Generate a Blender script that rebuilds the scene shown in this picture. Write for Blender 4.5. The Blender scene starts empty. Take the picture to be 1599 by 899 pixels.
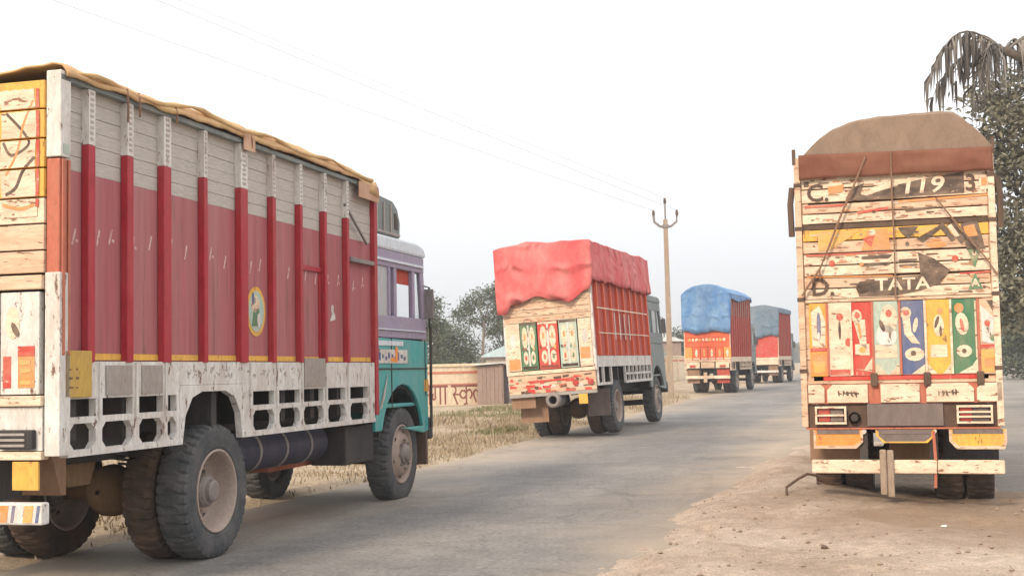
import bpy, bmesh, math, random
from mathutils import Vector, Matrix, noise
random.seed(7)
rad = math.radians
C = bpy.context.scene.collection
SC = bpy.context.scene

# ------------------------------------------------------------------ camera
cam_d = bpy.data.cameras.new('camera'); cam = bpy.data.objects.new('camera', cam_d); C.objects.link(cam)
cam.location = (0, 0, 1.4)
cam.matrix_world = Matrix.Translation((0, 0, 1.4)) @ Matrix.Rotation(rad(93.33), 4, 'X') @ Matrix.Rotation(rad(-1.2), 4, 'Z')
cam_d.sensor_width = 36; cam_d.lens = 45.03; cam_d.clip_start = .1; cam_d.clip_end = 3000
SC.camera = cam
SC.view_settings.view_transform = 'Standard'; SC.view_settings.look = 'None'
SC.view_settings.gamma = 1; SC.view_settings.exposure = 0.72

# ------------------------------------------------------------------ sky and sun
SUN_EL, SUN_DIR = 34, Vector((-.50, -.86, 0)).normalized()      # low hazy sun behind the camera, to the left
w = bpy.data.worlds.new('World'); SC.world = w; w.use_nodes = True
nt = w.node_tree; N = nt.nodes; Lk = nt.links
bg = N['Background']; bg.inputs[1].default_value = .1
sky = N.new('ShaderNodeTexSky'); sky.sky_type = 'NISHITA'; sky.sun_disc = False
sky.sun_elevation = rad(SUN_EL); sky.sun_rotation = math.atan2(SUN_DIR.x, SUN_DIR.y); sky.dust_density = 4
tc = N.new('ShaderNodeTexCoord'); sep = N.new('ShaderNodeSeparateXYZ'); Lk.new(tc.outputs['Generated'], sep.inputs[0])
rmp = N.new('ShaderNodeValToRGB'); Lk.new(sep.outputs['Z'], rmp.inputs[0])
e = rmp.color_ramp.elements
e[0].position = 0; e[0].color = (.50, .515, .535, 1)
e[1].position = .5; e[1].color = (.98, .98, .98, 1)
k = e.new(.06); k.color = (.56, .575, .595, 1)
k = e.new(.13); k.color = (.66, .668, .675, 1)
k = e.new(.28); k.color = (.92, .92, .92, 1)
sc_ = N.new('ShaderNodeVectorMath'); sc_.operation = 'SCALE'; sc_.inputs['Scale'].default_value = 10.5
Lk.new(rmp.outputs[0], sc_.inputs[0])
mx = N.new('ShaderNodeMixRGB'); mx.inputs[0].default_value = .93
Lk.new(sky.outputs[0], mx.inputs[1]); Lk.new(sc_.outputs[0], mx.inputs[2]); Lk.new(mx.outputs[0], bg.inputs[0])
sd = bpy.data.lights.new('sun', 'SUN'); sun = bpy.data.objects.new('sun', sd); C.objects.link(sun)
sd.energy = 2.0; sd.angle = rad(9); sd.color = (1, .83, .62)
sv = Vector((SUN_DIR.x * math.cos(rad(SUN_EL)), SUN_DIR.y * math.cos(rad(SUN_EL)), math.sin(rad(SUN_EL))))
sun.rotation_euler = sv.to_track_quat('Z', 'Y').to_euler()

# ------------------------------------------------------------------ road frame: s across (right +), t along
TH = rad(15.5)
def P(s, t, z=0): return Vector((s * math.cos(TH) + t * math.sin(TH), -s * math.sin(TH) + t * math.cos(TH), z))

# ------------------------------------------------------------------ materials
MATS = {}
def new_mat(name):
    m = bpy.data.materials.new(name); m.use_nodes = True
    return m, m.node_tree, m.node_tree.nodes['Principled BSDF']
def rgba(c): return (c[0], c[1], c[2], 1)
def paint(name, col, rough=.6, dust=.35, dustcol=(.34, .27, .20), scale=5, streak=(1, 1, .35), chip=None, chipamt=.0, bump=.15, metal=0, vary=.16, spec=.35):
    """weathered paint / wood / metal: tone noise, patchy dust, optional chips of another colour"""
    if name in MATS: return MATS[name]
    m, t, b = new_mat(name); n = t.nodes; l = t.links
    tcn = n.new('ShaderNodeTexCoord'); mp = n.new('ShaderNodeMapping'); mp.inputs['Scale'].default_value = streak
    oi = n.new('ShaderNodeObjectInfo'); ad = n.new('ShaderNodeVectorMath'); ad.operation = 'ADD'
    cmb = n.new('ShaderNodeCombineXYZ'); mu = n.new('ShaderNodeMath'); mu.operation = 'MULTIPLY'; mu.inputs[1].default_value = 9
    l.new(oi.outputs['Random'], mu.inputs[0]); l.new(mu.outputs[0], cmb.inputs[0]); l.new(mu.outputs[0], cmb.inputs[1])
    l.new(tcn.outputs['Object'], mp.inputs[0]); l.new(mp.outputs[0], ad.inputs[0]); l.new(cmb.outputs[0], ad.inputs[1])
    n1 = n.new('ShaderNodeTexNoise'); n1.inputs['Scale'].default_value = scale; n1.inputs['Detail'].default_value = 6; n1.inputs['Roughness'].default_value = .65
    l.new(ad.outputs[0], n1.inputs['Vector'])
    n2 = n.new('ShaderNodeTexNoise'); n2.inputs['Scale'].default_value = scale * 6; n2.inputs['Detail'].default_value = 5; n2.inputs['Roughness'].default_value = .7
    l.new(ad.outputs[0], n2.inputs['Vector'])
    r1 = n.new('ShaderNodeMapRange'); r1.inputs[1].default_value = .3; r1.inputs[2].default_value = .7; r1.inputs[3].default_value = 1 - vary * 1.3; r1.inputs[4].default_value = 1 + vary
    l.new(n2.outputs[0], r1.inputs[0])
    hs = n.new('ShaderNodeHueSaturation'); hs.inputs['Color'].default_value = rgba(col); l.new(r1.outputs[0], hs.inputs['Value'])
    r2 = n.new('ShaderNodeMapRange'); r2.inputs[1].default_value = .38; r2.inputs[2].default_value = .72; r2.inputs[3].default_value = 0; r2.inputs[4].default_value = dust
    l.new(n1.outputs[0], r2.inputs[0])
    mix = n.new('ShaderNodeMixRGB'); mix.inputs[2].default_value = rgba(dustcol); l.new(r2.outputs[0], mix.inputs[0]); l.new(hs.outputs[0], mix.inputs[1])
    out = mix.outputs[0]
    if chip:
        n3 = n.new('ShaderNodeTexNoise'); n3.inputs['Scale'].default_value = scale * 2.6; n3.inputs['Detail'].default_value = 8; n3.inputs['Roughness'].default_value = .75
        l.new(ad.outputs[0], n3.inputs['Vector'])
        r3 = n.new('ShaderNodeMapRange'); r3.inputs[1].default_value = .70 - chipamt; r3.inputs[2].default_value = .74 - chipamt; l.new(n3.outputs[0], r3.inputs[0])
        m3 = n.new('ShaderNodeMixRGB'); m3.inputs[2].default_value = rgba(chip); l.new(r3.outputs[0], m3.inputs[0]); l.new(out, m3.inputs[1]); out = m3.outputs[0]
    l.new(out, b.inputs['Base Color'])
    b.inputs['Roughness'].default_value = rough; b.inputs['Metallic'].default_value = metal
    b.inputs['Specular IOR Level'].default_value = spec
    if bump:
        bp = n.new('ShaderNodeBump'); bp.inputs['Strength'].default_value = bump; bp.inputs['Distance'].default_value = .02
        l.new(n2.outputs[0], bp.inputs['Height']); l.new(bp.outputs[0], b.inputs['Normal'])
    MATS[name] = m
    return m
RUST = (.13, .055, .03)
M_red = paint('red side paint', (.36, .10, .115), .6, .65, (.40, .20, .195), 2.2, (1.8, 1.8, .10), chip=(.24, .10, .095), chipamt=.13)
M_redrib = paint('red rib paint', (.36, .018, .032), .5, .22, (.4, .15, .13), 4)
M_grey = paint('weathered grey plank', (.47, .435, .40), .85, .5, (.50, .45, .41), 5, (.4, .4, 3), chip=(.17, .14, .12), chipamt=.06, bump=.4)
M_white = paint('dirty white paint', (.66, .64, .61), .65, .62, (.40, .31, .25), 6, chip=(.17, .09, .06), chipamt=.125)
M_cream = paint('cream board paint', (.66, .49, .35), .7, .68, (.42, .20, .11), 5, (.35, 1, 2.2), chip=(.20, .09, .055), chipamt=.135)
M_cream2 = paint('pale cream paint', (.76, .63, .48), .65, .62, (.47, .25, .15), 6, (.5, 1, 1.6), chip=(.24, .10, .06), chipamt=.13)
M_yellow = paint('ochre yellow paint', (.72, .40, .07), .6, .38, (.42, .25, .12), 6, chip=(.25, .12, .06), chipamt=0.12)
M_ochre = paint('muddy ochre paint', (.52, .33, .07), .7, .5, (.34, .22, .10), 9, chip=(.20, .11, .05), chipamt=.08)
M_postm = paint('rusty pale post', (.33, .26, .20), .8, .6, (.22, .13, .08), 6, chip=(.14, .07, .04), chipamt=.1)
M_scuff = paint('scuffed pale marks', (.62, .45, .42), .7, .6, (.45, .22, .2), 20, chip=(.40, .12, .12), chipamt=.15)
M_palmt = paint('dark palm bark', (.09, .075, .06), .95, .4, (.15, .12, .1), 6, bump=.5)
M_faint = paint('faint grey lettering', (.40, .36, .34), .7, .5)
M_orange = paint('orange paint', (.78, .27, .05), .6, .32, (.5, .3, .16), 6, chip=(.3, .12, .06), chipamt=0.11)
M_sigred = paint('signal red paint', (.54, .045, .035), .6, .45, (.42, .19, .13), 6, chip=(.5, .36, .27), chipamt=.09)
M_brick = paint('rust red post paint', (.45, .13, .08), .65, .4, (.42, .2, .13), 6, chip=(.2, .09, .06), chipamt=0.11)
M_green = paint('bottle green paint', (.04, .17, .085), .6, .45, (.34, .29, .2), 6, chip=(.45, .36, .27), chipamt=.07)
M_mint = paint('pale mint paint', (.38, .50, .43), .6, .55, (.46, .36, .28), 6, chip=(.3, .18, .12), chipamt=.09)
M_blue = paint('deep blue paint', (.06, .10, .24), .6, .5, (.34, .28, .25), 6, chip=(.45, .36, .28), chipamt=.07)
M_black = paint('black paint', (.02, .018, .017), .6, .3, (.2, .14, .10), 8)
M_dkbrown = paint('dark brown paint', (.085, .05, .035), .65, .3, (.25, .16, .1), 8)
M_teal = paint('teal cab paint', (.02, .34, .34), .45, .42, (.28, .33, .29), 5, chip=(.14, .10, .08), chipamt=.05, spec=.5)
M_lilac = paint('grey lilac paint', (.30, .25, .36), .5, .32, (.4, .36, .34), 5)
M_roofw = paint('pale roof paint', (.62, .68, .74), .5, .28, (.45, .42, .4), 5)
M_cgrey = paint('dusty grey cab paint', (.17, .20, .20), .6, .5, (.34, .32, .28), 5)
M_dark = paint('grimy chassis metal', (.03, .03, .033), .7, .45, (.12, .09, .07), 6)
M_tank = paint('dark blue tank paint', (.022, .025, .05), .6, .45, (.08, .07, .07), 6)
M_mudm = paint('muddy axle metal', (.19, .115, .06), .85, .6, (.30, .19, .10), 6)
M_rubber = paint('dusty tyre rubber', (.055, .06, .066), .9, .55, (.18, .165, .155), 5, (1, 1, 1), bump=.3)
M_rubmud = paint('muddy tyre rubber', (.06, .045, .038), .95, .75, (.16, .095, .06), 5, (1, 1, 1), bump=.3)
M_rim = paint('dusty wheel rim', (.36, .28, .24), .65, .5, (.32, .25, .20), 6, (1, 1, 1), chip=(.13, .09, .07), chipamt=.03)
M_hub = paint('grey wheel hub', (.24, .21, .20), .6, .5, (.3, .24, .2), 8, (1, 1, 1), metal=.2)
M_flap = paint('muddy rubber flap', (.24, .14, .09), .9, .6, (.38, .25, .16), 4)
M_flapg = paint('grey rubber flap', (.15, .12, .115), .9, .5, (.27, .21, .18), 4)
M_metal = paint('bare grey metal', (.36, .33, .31), .5, .4, (.32, .26, .2), 7, metal=.3, chip=RUST, chipamt=.05)
M_lampr = paint('red lamp lens', (.42, .04, .03), .3, .25, spec=.6)
M_lampy = paint('amber reflector', (.85, .33, .02), .4, .22, (.5, .3, .15), spec=.5)
M_redor = paint('bright orange red paint', (.66, .10, .035), .55, .25, (.5, .2, .12), 5)
M_redbr = paint('brick red side paint', (.42, .055, .035), .6, .35, (.4, .16, .11), 3)
M_rope = paint('brown jute rope', (.22, .12, .075), .95, .3, scale=20)
M_curtain = paint('faded red curtain', (.45, .06, .04), .9, .2)
M_seat = paint('dark seat cover', (.03, .028, .03), .8, .3)
M_conc = paint('weathered pole concrete', (.33, .26, .20), .9, .5, (.33, .19, .11), 2, (1, 1, .25))
M_iron = paint('dull grey iron', (.20, .18, .18), .6, .4)
M_wire = paint('grey overhead cable', (.5, .5, .51), .6, 0, bump=0)
M_wallc = paint('cream wall plaster', (.80, .66, .48), .9, .3, (.64, .46, .30), 1.5, (1, 1, .5), chip=(.42, .29, .2), chipamt=.02)
M_wallr = paint('terracotta stripe paint', (.60, .20, .12), .9, .35, (.6, .38, .26), 2)
M_wallt = paint('maroon wall lettering', (.26, .07, .06), .9, .4, (.55, .38, .28), 4)
M_shed = paint('rusty tin sheet', (.25, .18, .155), .7, .5, (.34, .25, .2), 2.5, chip=(.17, .08, .05), chipamt=.04)
M_sheddr = paint('dark tin door', (.13, .10, .11), .7, .4, (.24, .18, .16), 3)
M_tin = paint('pale tin roof', (.55, .60, .63), .5, .35, (.5, .45, .4), 2)
M_tinb = paint('light blue tin roof', (.42, .56, .62), .5, .3, (.5, .5, .48), 2)
M_plaster = paint('grey plaster', (.42, .37, .33), .9, .4, scale=1.2)
M_trunk = paint('grey bark', (.20, .16, .13), .95, .5, (.3, .25, .2), 3, (1, 1, .3), bump=.5)
M_twig = paint('dry stalk', (.30, .22, .14), .95, .3)
M_litter = paint('white plastic', (.75, .74, .72), .5, .2)
M_stone = paint('pale stone', (.27, .20, .15), .95, .4, scale=20)

def tarp_mat(name, col, dustc, dust=.4, rough=.7, bumps=.6, sc=2.2, seam=None):
    m = paint(name, col, rough, dust, dustc, sc, (1, 1, .6), bump=0, vary=.12)
    t = m.node_tree; n = t.nodes; l = t.links; b = n['Principled BSDF']
    tcn = n.new('ShaderNodeTexCoord'); a = n.new('ShaderNodeTexNoise'); a.noise_type = 'RIDGED_MULTIFRACTAL'; a.inputs['Scale'].default_value = 2.4; a.inputs['Detail'].default_value = 4; a.inputs['Distortion'].default_value = .7
    l.new(tcn.outputs['Object'], a.inputs['Vector'])
    bp = n.new('ShaderNodeBump'); bp.inputs['Strength'].default_value = bumps; bp.inputs['Distance'].default_value = .16
    l.new(a.outputs[0], bp.inputs['Height']); l.new(bp.outputs[0], b.inputs['Normal'])
    return m
M_tpink = tarp_mat('faded red tarpaulin', (.60, .095, .10), (.66, .33, .30), .6, bumps=.9)
M_tblue = tarp_mat('blue tarpaulin', (.08, .20, .42), (.30, .42, .55), .6)
M_tgblue = tarp_mat('grey blue tarpaulin', (.11, .17, .24), (.26, .27, .29), .6)
M_tstraw = tarp_mat('straw coloured tarpaulin', (.56, .38, .18), (.56, .30, .20), .55, .9)
M_tjute = tarp_mat('brown jute cover', (.22, .155, .115), (.29, .21, .16), .7, .95, .12, 9)
M_them = tarp_mat('shaded red brown hem', (.17, .065, .04), (.25, .12, .08), .5, .9, .3)  # red-brown hem, shade of the cover's upright rear face put into the colour

def glass_mat():
    m, t, b = new_mat('dusty window glass')
    b.inputs['Base Color'].default_value = (.92, .93, .94, 1); b.inputs['Roughness'].default_value = .06
    b.inputs['Transmission Weight'].default_value = .96; b.inputs['IOR'].default_value = 1.05
    return m
M_glass = glass_mat()
M_pane = paint('dusty closed pane', (.40, .41, .42), .3, .45, (.5, .47, .44), 3, bump=0, spec=.6)

def ground_mat(name, base, dark, light, scale, bumps, rough=.95, dist=.05, pale=None):
    m, t, b = new_mat(name); n = t.nodes; l = t.links
    tcn = n.new('ShaderNodeTexCoord')
    def nz(s, d=8, r=.6, vec=None):
        a = n.new('ShaderNodeTexNoise'); a.inputs['Scale'].default_value = s; a.inputs['Detail'].default_value = d; a.inputs['Roughness'].default_value = r
        l.new(vec or tcn.outputs['Object'], a.inputs['Vector']); return a
    a1, a2, a3 = nz(scale), nz(scale * 9, 8, .7), nz(scale * 70, 4, .7)
    c1 = n.new('ShaderNodeValToRGB'); l.new(a1.outputs[0], c1.inputs[0])
    c1.color_ramp.elements[0].position = .32; c1.color_ramp.elements[0].color = rgba(dark)
    c1.color_ramp.elements[1].position = .68; c1.color_ramp.elements[1].color = rgba(light)
    k = c1.color_ramp.elements.new(.5); k.color = rgba(base)
    r = n.new('ShaderNodeMapRange'); r.inputs[1].default_value = .3; r.inputs[2].default_value = .7; r.inputs[3].default_value = .80; r.inputs[4].default_value = 1.18
    l.new(a2.outputs[0], r.inputs[0])
    r2 = n.new('ShaderNodeMapRange'); r2.inputs[1].default_value = .3; r2.inputs[2].default_value = .7; r2.inputs[3].default_value = .66; r2.inputs[4].default_value = 1.36
    l.new(a3.outputs[0], r2.inputs[0])
    mm = n.new('ShaderNodeMath'); mm.operation = 'MULTIPLY'; l.new(r.outputs[0], mm.inputs[0]); l.new(r2.outputs[0], mm.inputs[1])
    hs = n.new('ShaderNodeHueSaturation'); l.new(c1.outputs[0], hs.inputs['Color']); l.new(mm.outputs[0], hs.inputs['Value'])
    l.new(hs.outputs[0], b.inputs['Base Color']); b.inputs['Roughness'].default_value = rough; b.inputs['Specular IOR Level'].default_value = .2
    hsum = n.new('ShaderNodeMath'); hsum.operation = 'ADD'; l.new(a2.outputs[0], hsum.inputs[0])
    h3 = n.new('ShaderNodeMath'); h3.operation = 'MULTIPLY'; h3.inputs[1].default_value = .3; l.new(a3.outputs[0], h3.inputs[0]); l.new(h3.outputs[0], hsum.inputs[1])
    bp = n.new('ShaderNodeBump'); bp.inputs['Strength'].default_value = bumps; bp.inputs['Distance'].default_value = dist
    l.new(hsum.outputs[0], bp.inputs['Height']); l.new(bp.outputs[0], b.inputs['Normal'])
    return m, hs, tcn
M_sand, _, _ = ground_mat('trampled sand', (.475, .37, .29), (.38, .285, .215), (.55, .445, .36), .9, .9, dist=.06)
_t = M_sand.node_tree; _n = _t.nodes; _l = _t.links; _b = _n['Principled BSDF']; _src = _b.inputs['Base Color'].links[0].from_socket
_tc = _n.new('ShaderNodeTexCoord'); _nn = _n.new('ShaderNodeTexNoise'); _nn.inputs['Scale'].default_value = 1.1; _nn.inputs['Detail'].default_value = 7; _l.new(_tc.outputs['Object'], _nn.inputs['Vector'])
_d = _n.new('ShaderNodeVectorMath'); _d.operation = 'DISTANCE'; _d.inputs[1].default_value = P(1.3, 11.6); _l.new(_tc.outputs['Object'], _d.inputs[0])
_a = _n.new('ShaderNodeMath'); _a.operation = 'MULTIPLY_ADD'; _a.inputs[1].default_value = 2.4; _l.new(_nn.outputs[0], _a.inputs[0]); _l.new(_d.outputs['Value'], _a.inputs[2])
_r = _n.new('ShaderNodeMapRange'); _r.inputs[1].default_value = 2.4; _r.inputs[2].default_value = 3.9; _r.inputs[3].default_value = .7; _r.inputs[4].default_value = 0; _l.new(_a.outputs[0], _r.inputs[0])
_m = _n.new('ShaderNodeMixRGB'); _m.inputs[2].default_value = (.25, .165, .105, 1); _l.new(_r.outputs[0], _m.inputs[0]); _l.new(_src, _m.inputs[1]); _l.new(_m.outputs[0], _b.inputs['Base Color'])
M_field, _, _ = ground_mat('dry field soil', (.36, .27, .17), (.25, .21, .11), (.44, .34, .22), .25, .6)
M_verge, _, _ = ground_mat('dry verge soil', (.37, .285, .20), (.27, .21, .14), (.44, .355, .26), .7, .7)
M_road, hs_r, tc_r = ground_mat('dusty asphalt', (.185, .178, .172), (.135, .132, .130), (.24, .222, .205), .35, .5, .8, .025)
# wheel-worn lanes and dust drifting in from both edges of the asphalt
t = M_road.node_tree; n = t.nodes; l = t.links
mp = n.new('ShaderNodeMapping'); mp.inputs['Rotation'].default_value = (0, 0, TH); l.new(tc_r.outputs['Object'], mp.inputs[0])
sx = n.new('ShaderNodeSeparateXYZ'); l.new(mp.outputs[0], sx.inputs[0])
nw = n.new('ShaderNodeTexNoise'); nw.inputs['Scale'].default_value = .6; nw.inputs['Detail'].default_value = 7; l.new(tc_r.outputs['Object'], nw.inputs['Vector'])
wob = n.new('ShaderNodeMath'); wob.operation = 'MULTIPLY_ADD'; wob.inputs[1].default_value = 2.6; l.new(nw.outputs[0], wob.inputs[0]); l.new(sx.outputs['X'], wob.inputs[2])
rp = n.new('ShaderNodeValToRGB'); mr = n.new('ShaderNodeMapRange'); mr.inputs[1].default_value = -6; mr.inputs[2].default_value = 4; l.new(wob.outputs[0], mr.inputs[0]); l.new(mr.outputs[0], rp.inputs[0])
el = rp.color_ramp.elements; el[0].position = .10; el[0].color = (.8,) * 3 + (1,); el[1].position = .78; el[1].color = (.25,) * 3 + (1,)
for p_, v_ in ((.2, .38), (.30, .05), (.48, .05), (.55, .45), (.60, .75)):
    k = el.new(p_); k.color = (v_,) * 3 + (1,)
dm = n.new('ShaderNodeMixRGB'); dm.inputs[2].default_value = (.41, .325, .24, 1); l.new(rp.outputs[0], dm.inputs[0]); l.new(hs_r.outputs[0], dm.inputs[1])
st = n.new('ShaderNodeTexNoise'); st.inputs['Scale'].default_value = .5; st.inputs['Detail'].default_value = 6
mp2 = n.new('ShaderNodeMapping'); mp2.inputs['Scale'].default_value = (1.6, .16, 1); l.new(mp.outputs[0], mp2.inputs[0]); l.new(mp2.outputs[0], st.inputs['Vector'])
sr = n.new('ShaderNodeMapRange'); sr.inputs[1].default_value = .35; sr.inputs[2].default_value = .7; sr.inputs[3].default_value = 1.07; sr.inputs[4].default_value = .86; l.new(st.outputs[0], sr.inputs[0])
h2 = n.new('ShaderNodeHueSaturation'); l.new(dm.outputs[0], h2.inputs['Color']); l.new(sr.outputs[0], h2.inputs['Value'])
vo = n.new('ShaderNodeTexVoronoi'); vo.feature = 'DISTANCE_TO_EDGE'; vo.inputs['Scale'].default_value = .55
wp = n.new('ShaderNodeTexNoise'); wp.inputs['Scale'].default_value = 1.4; wp.inputs['Detail'].default_value = 6; l.new(tc_r.outputs['Object'], wp.inputs['Vector'])
wv_ = n.new('ShaderNodeVectorMath'); wv_.operation = 'MULTIPLY_ADD'; wv_.inputs[1].default_value = (1.3, 1.3, 0); l.new(wp.outputs['Color'], wv_.inputs[0]); l.new(tc_r.outputs['Object'], wv_.inputs[2]); l.new(wv_.outputs[0], vo.inputs['Vector'])
ck = n.new('ShaderNodeMapRange'); ck.inputs[1].default_value = .004; ck.inputs[2].default_value = .016; ck.inputs[3].default_value = .84; ck.inputs[4].default_value = 1; l.new(vo.outputs['Distance'], ck.inputs[0])
sn = n.new('ShaderNodeTexNoise'); sn.inputs['Scale'].default_value = .8; sn.inputs['Detail'].default_value = 8; sn.inputs['Roughness'].default_value = .7; l.new(mp2.outputs[0], sn.inputs['Vector'])
s2 = n.new('ShaderNodeMapRange'); s2.inputs[1].default_value = .58; s2.inputs[2].default_value = .66; s2.inputs[3].default_value = 1; s2.inputs[4].default_value = .84; l.new(sn.outputs[0], s2.inputs[0])
ml = n.new('ShaderNodeMath'); ml.operation = 'MULTIPLY'; l.new(ck.outputs[0], ml.inputs[0]); l.new(s2.outputs[0], ml.inputs[1])
h4 = n.new('ShaderNodeHueSaturation'); l.new(h2.outputs[0], h4.inputs['Color']); l.new(ml.outputs[0], h4.inputs['Value'])
l.new(h4.outputs[0], n['Principled BSDF'].inputs['Base Color'])

def leaf_mat(name, c1, c2, c3):
    m, t, b = new_mat(name); n = t.nodes; l = t.links
    g = n.new('ShaderNodeNewGeometry'); r = n.new('ShaderNodeValToRGB'); l.new(g.outputs['Random Per Island'], r.inputs[0])
    r.color_ramp.elements[0].color = rgba(c1); r.color_ramp.elements[1].color = rgba(c3); k = r.color_ramp.elements.new(.5); k.color = rgba(c2)
    l.new(r.outputs[0], b.inputs['Base Color']); b.inputs['Roughness'].default_value = .75; b.inputs['Specular IOR Level'].default_value = .2
    return m
L_euc = leaf_mat('grey green leaves', (.055, .075, .045), (.09, .11, .07), (.14, .15, .10))
L_dark = leaf_mat('dark green leaves', (.045, .055, .035), (.07, .085, .05), (.11, .12, .075))
L_brown = leaf_mat('brown green leaves', (.085, .08, .055), (.15, .14, .095), (.235, .215, .155))
L_dead = leaf_mat('withered palm leaves', (.075, .065, .06), (.13, .115, .105), (.30, .265, .23))
L_dry = leaf_mat('dry straw grass', (.20, .155, .10), (.30, .235, .155), (.40, .325, .23))
L_grn = leaf_mat('green verge grass', (.12, .13, .06), (.18, .18, .085), (.26, .25, .13))

# ------------------------------------------------------------------ mesh builder
class MB:
    def __init__(s): s.v = []; s.f = []; s.m = []
    def add(s, vs, fs, mi=0):
        o = len(s.v); s.v += [tuple(v) for v in vs]
        for f in fs: s.f.append(tuple(i + o for i in f)); s.m.append(mi)
        return s
    def box(s, x0, x1, y0, y1, z0, z1, mi=0):
        return s.add([(x0, y0, z0), (x1, y0, z0), (x1, y1, z0), (x0, y1, z0), (x0, y0, z1), (x1, y0, z1), (x1, y1, z1), (x0, y1, z1)],
                     [(0, 3, 2, 1), (4, 5, 6, 7), (0, 1, 5, 4), (1, 2, 6, 5), (2, 3, 7, 6), (3, 0, 4, 7)], mi)
    def bar(s, a, b, wd, mi=0, wd2=None):
        a = Vector(a); b = Vector(b); d = (b - a).normalized(); up = Vector((0, 0, 1)) if abs(d.z) < .9 else Vector((1, 0, 0))
        sd_ = d.cross(up).normalized() * wd / 2; u_ = sd_.normalized().cross(d) * (wd2 or wd) / 2
        vs = [p + i * sd_ + j * u_ for p in (a, b) for i, j in ((-1, -1), (1, -1), (1, 1), (-1, 1))]
        return s.add(vs, [(0, 1, 2, 3), (7, 6, 5, 4), (0, 4, 5, 1), (1, 5, 6, 2), (2, 6, 7, 3), (3, 7, 4, 0)], mi)
    def prism(s, poly, a, b, ax='x', mi=0):
        def mk(p, c): return (c, p[0], p[1]) if ax == 'x' else (p[0], c, p[1]) if ax == 'y' else (p[0], p[1], c)
        k_ = len(poly)
        return s.add([mk(p, a) for p in poly] + [mk(p, b) for p in poly],
                     [tuple(range(k_)), tuple(range(2 * k_ - 1, k_ - 1, -1))] + [(i, (i + 1) % k_, k_ + (i + 1) % k_, k_ + i) for i in range(k_)], mi)
    def tube(s, pts, r, k_=6, mi=0):
        pts = [Vector(p) for p in pts]; rs = r if isinstance(r, (list, tuple)) else [r] * len(pts); vs = []
        for i, p in enumerate(pts):
            d = (pts[min(i + 1, len(pts) - 1)] - pts[max(i - 1, 0)]).normalized(); up = Vector((0, 0, 1)) if abs(d.z) < .9 else Vector((1, 0, 0))
            a = d.cross(up).normalized(); b_ = a.cross(d)
            vs += [p + (a * math.cos(6.2832 * j / k_) + b_ * math.sin(6.2832 * j / k_)) * rs[i] for j in range(k_)]
        fs = [(i * k_ + j, i * k_ + (j + 1) % k_, (i + 1) * k_ + (j + 1) % k_, (i + 1) * k_ + j) for i in range(len(pts) - 1) for j in range(k_)]
        fs += [tuple(range(k_)), tuple(range(len(vs) - 1, len(vs) - k_ - 1, -1))]
        return s.add(vs, fs, mi)
    def lathe(s, prof, k_=32, c=(0, 0, 0), ax='x', mi=0, mod=None):
        vs = []
        for i, (r, a) in enumerate(prof):
            for j in range(k_):
                t_ = 6.28318 * j / k_; rr = r if mod is None else mod(i, j, r)
                q = (a, rr * math.cos(t_), rr * math.sin(t_)) if ax == 'x' else (rr * math.cos(t_), a, rr * math.sin(t_)) if ax == 'y' else (rr * math.cos(t_), rr * math.sin(t_), a)
                vs.append((q[0] + c[0], q[1] + c[1], q[2] + c[2]))
        return s.add(vs, [(i * k_ + j, i * k_ + (j + 1) % k_, (i + 1) * k_ + (j + 1) % k_, (i + 1) * k_ + j) for i in range(len(prof) - 1) for j in range(k_)], mi)
    def flat(s, poly, y, mi=0):           # thin painted shape on a rear face (x,z), 2 mm thick
        return s.prism(poly, y, y + .002, 'y', mi)
    def build(s, name, mats, parent=None, smooth=False, bevel=0, loc=None, recalc=True):
        me = bpy.data.meshes.new(name); me.from_pydata(s.v, [], s.f)
        for m in (mats if isinstance(mats, (list, tuple)) else [mats]): me.materials.append(m)
        if len(me.materials) > 1: me.polygons.foreach_set('material_index', s.m)
        if recalc:
            bm = bmesh.new(); bm.from_mesh(me); bmesh.ops.recalc_face_normals(bm, faces=bm.faces); bm.to_mesh(me); bm.free()
        if smooth: me.polygons.foreach_set('use_smooth', [True] * len(me.polygons))
        o = bpy.data.objects.new(name, me); C.objects.link(o)
        if parent: o.parent = parent
        if loc is not None: o.location = loc
        if bevel:
            b = o.modifiers.new('bevel', 'BEVEL'); b.width = bevel; b.segments = 2; b.limit_method = 'ANGLE'
        return o
def tag(o, label=None, cat=None, group=None, kind=None):
    for k_, v_ in (('label', label), ('category', cat), ('group', group), ('kind', kind)):
        if v_: o[k_] = v_
    return o
def empty(name, loc, rz=0, ry=0, rx=0):
    o = bpy.data.objects.new(name, None); C.objects.link(o); o.location = loc; o.rotation_euler = (rx, ry, rz); o.empty_display_size = .3
    return o
def inst(o, parent, loc=None, rz=None, mat=None):
    c = o.copy(); C.objects.link(c); c.parent = parent
    if loc is not None: c.location = loc
    if rz is not None: c.rotation_euler = (0, 0, rz)
    return c
def ell(cx, cz, rx, rz, k_=14, rot=0):
    return [(cx + rx * math.cos(a) * math.cos(rot) - rz * math.sin(a) * math.sin(rot), cz + rx * math.cos(a) * math.sin(rot) + rz * math.sin(a) * math.cos(rot)) for a in [6.2832 * i / k_ for i in range(k_)]]
def rect(x0, x1, z0, z1): return [(x0, z0), (x1, z0), (x1, z1), (x0, z1)]
def jrect(x0, x1, z0, z1, j): return [(a + random.uniform(-j, j), b + random.uniform(-j, j)) for a, b in rect(x0, x1, z0, z1)]
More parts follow.
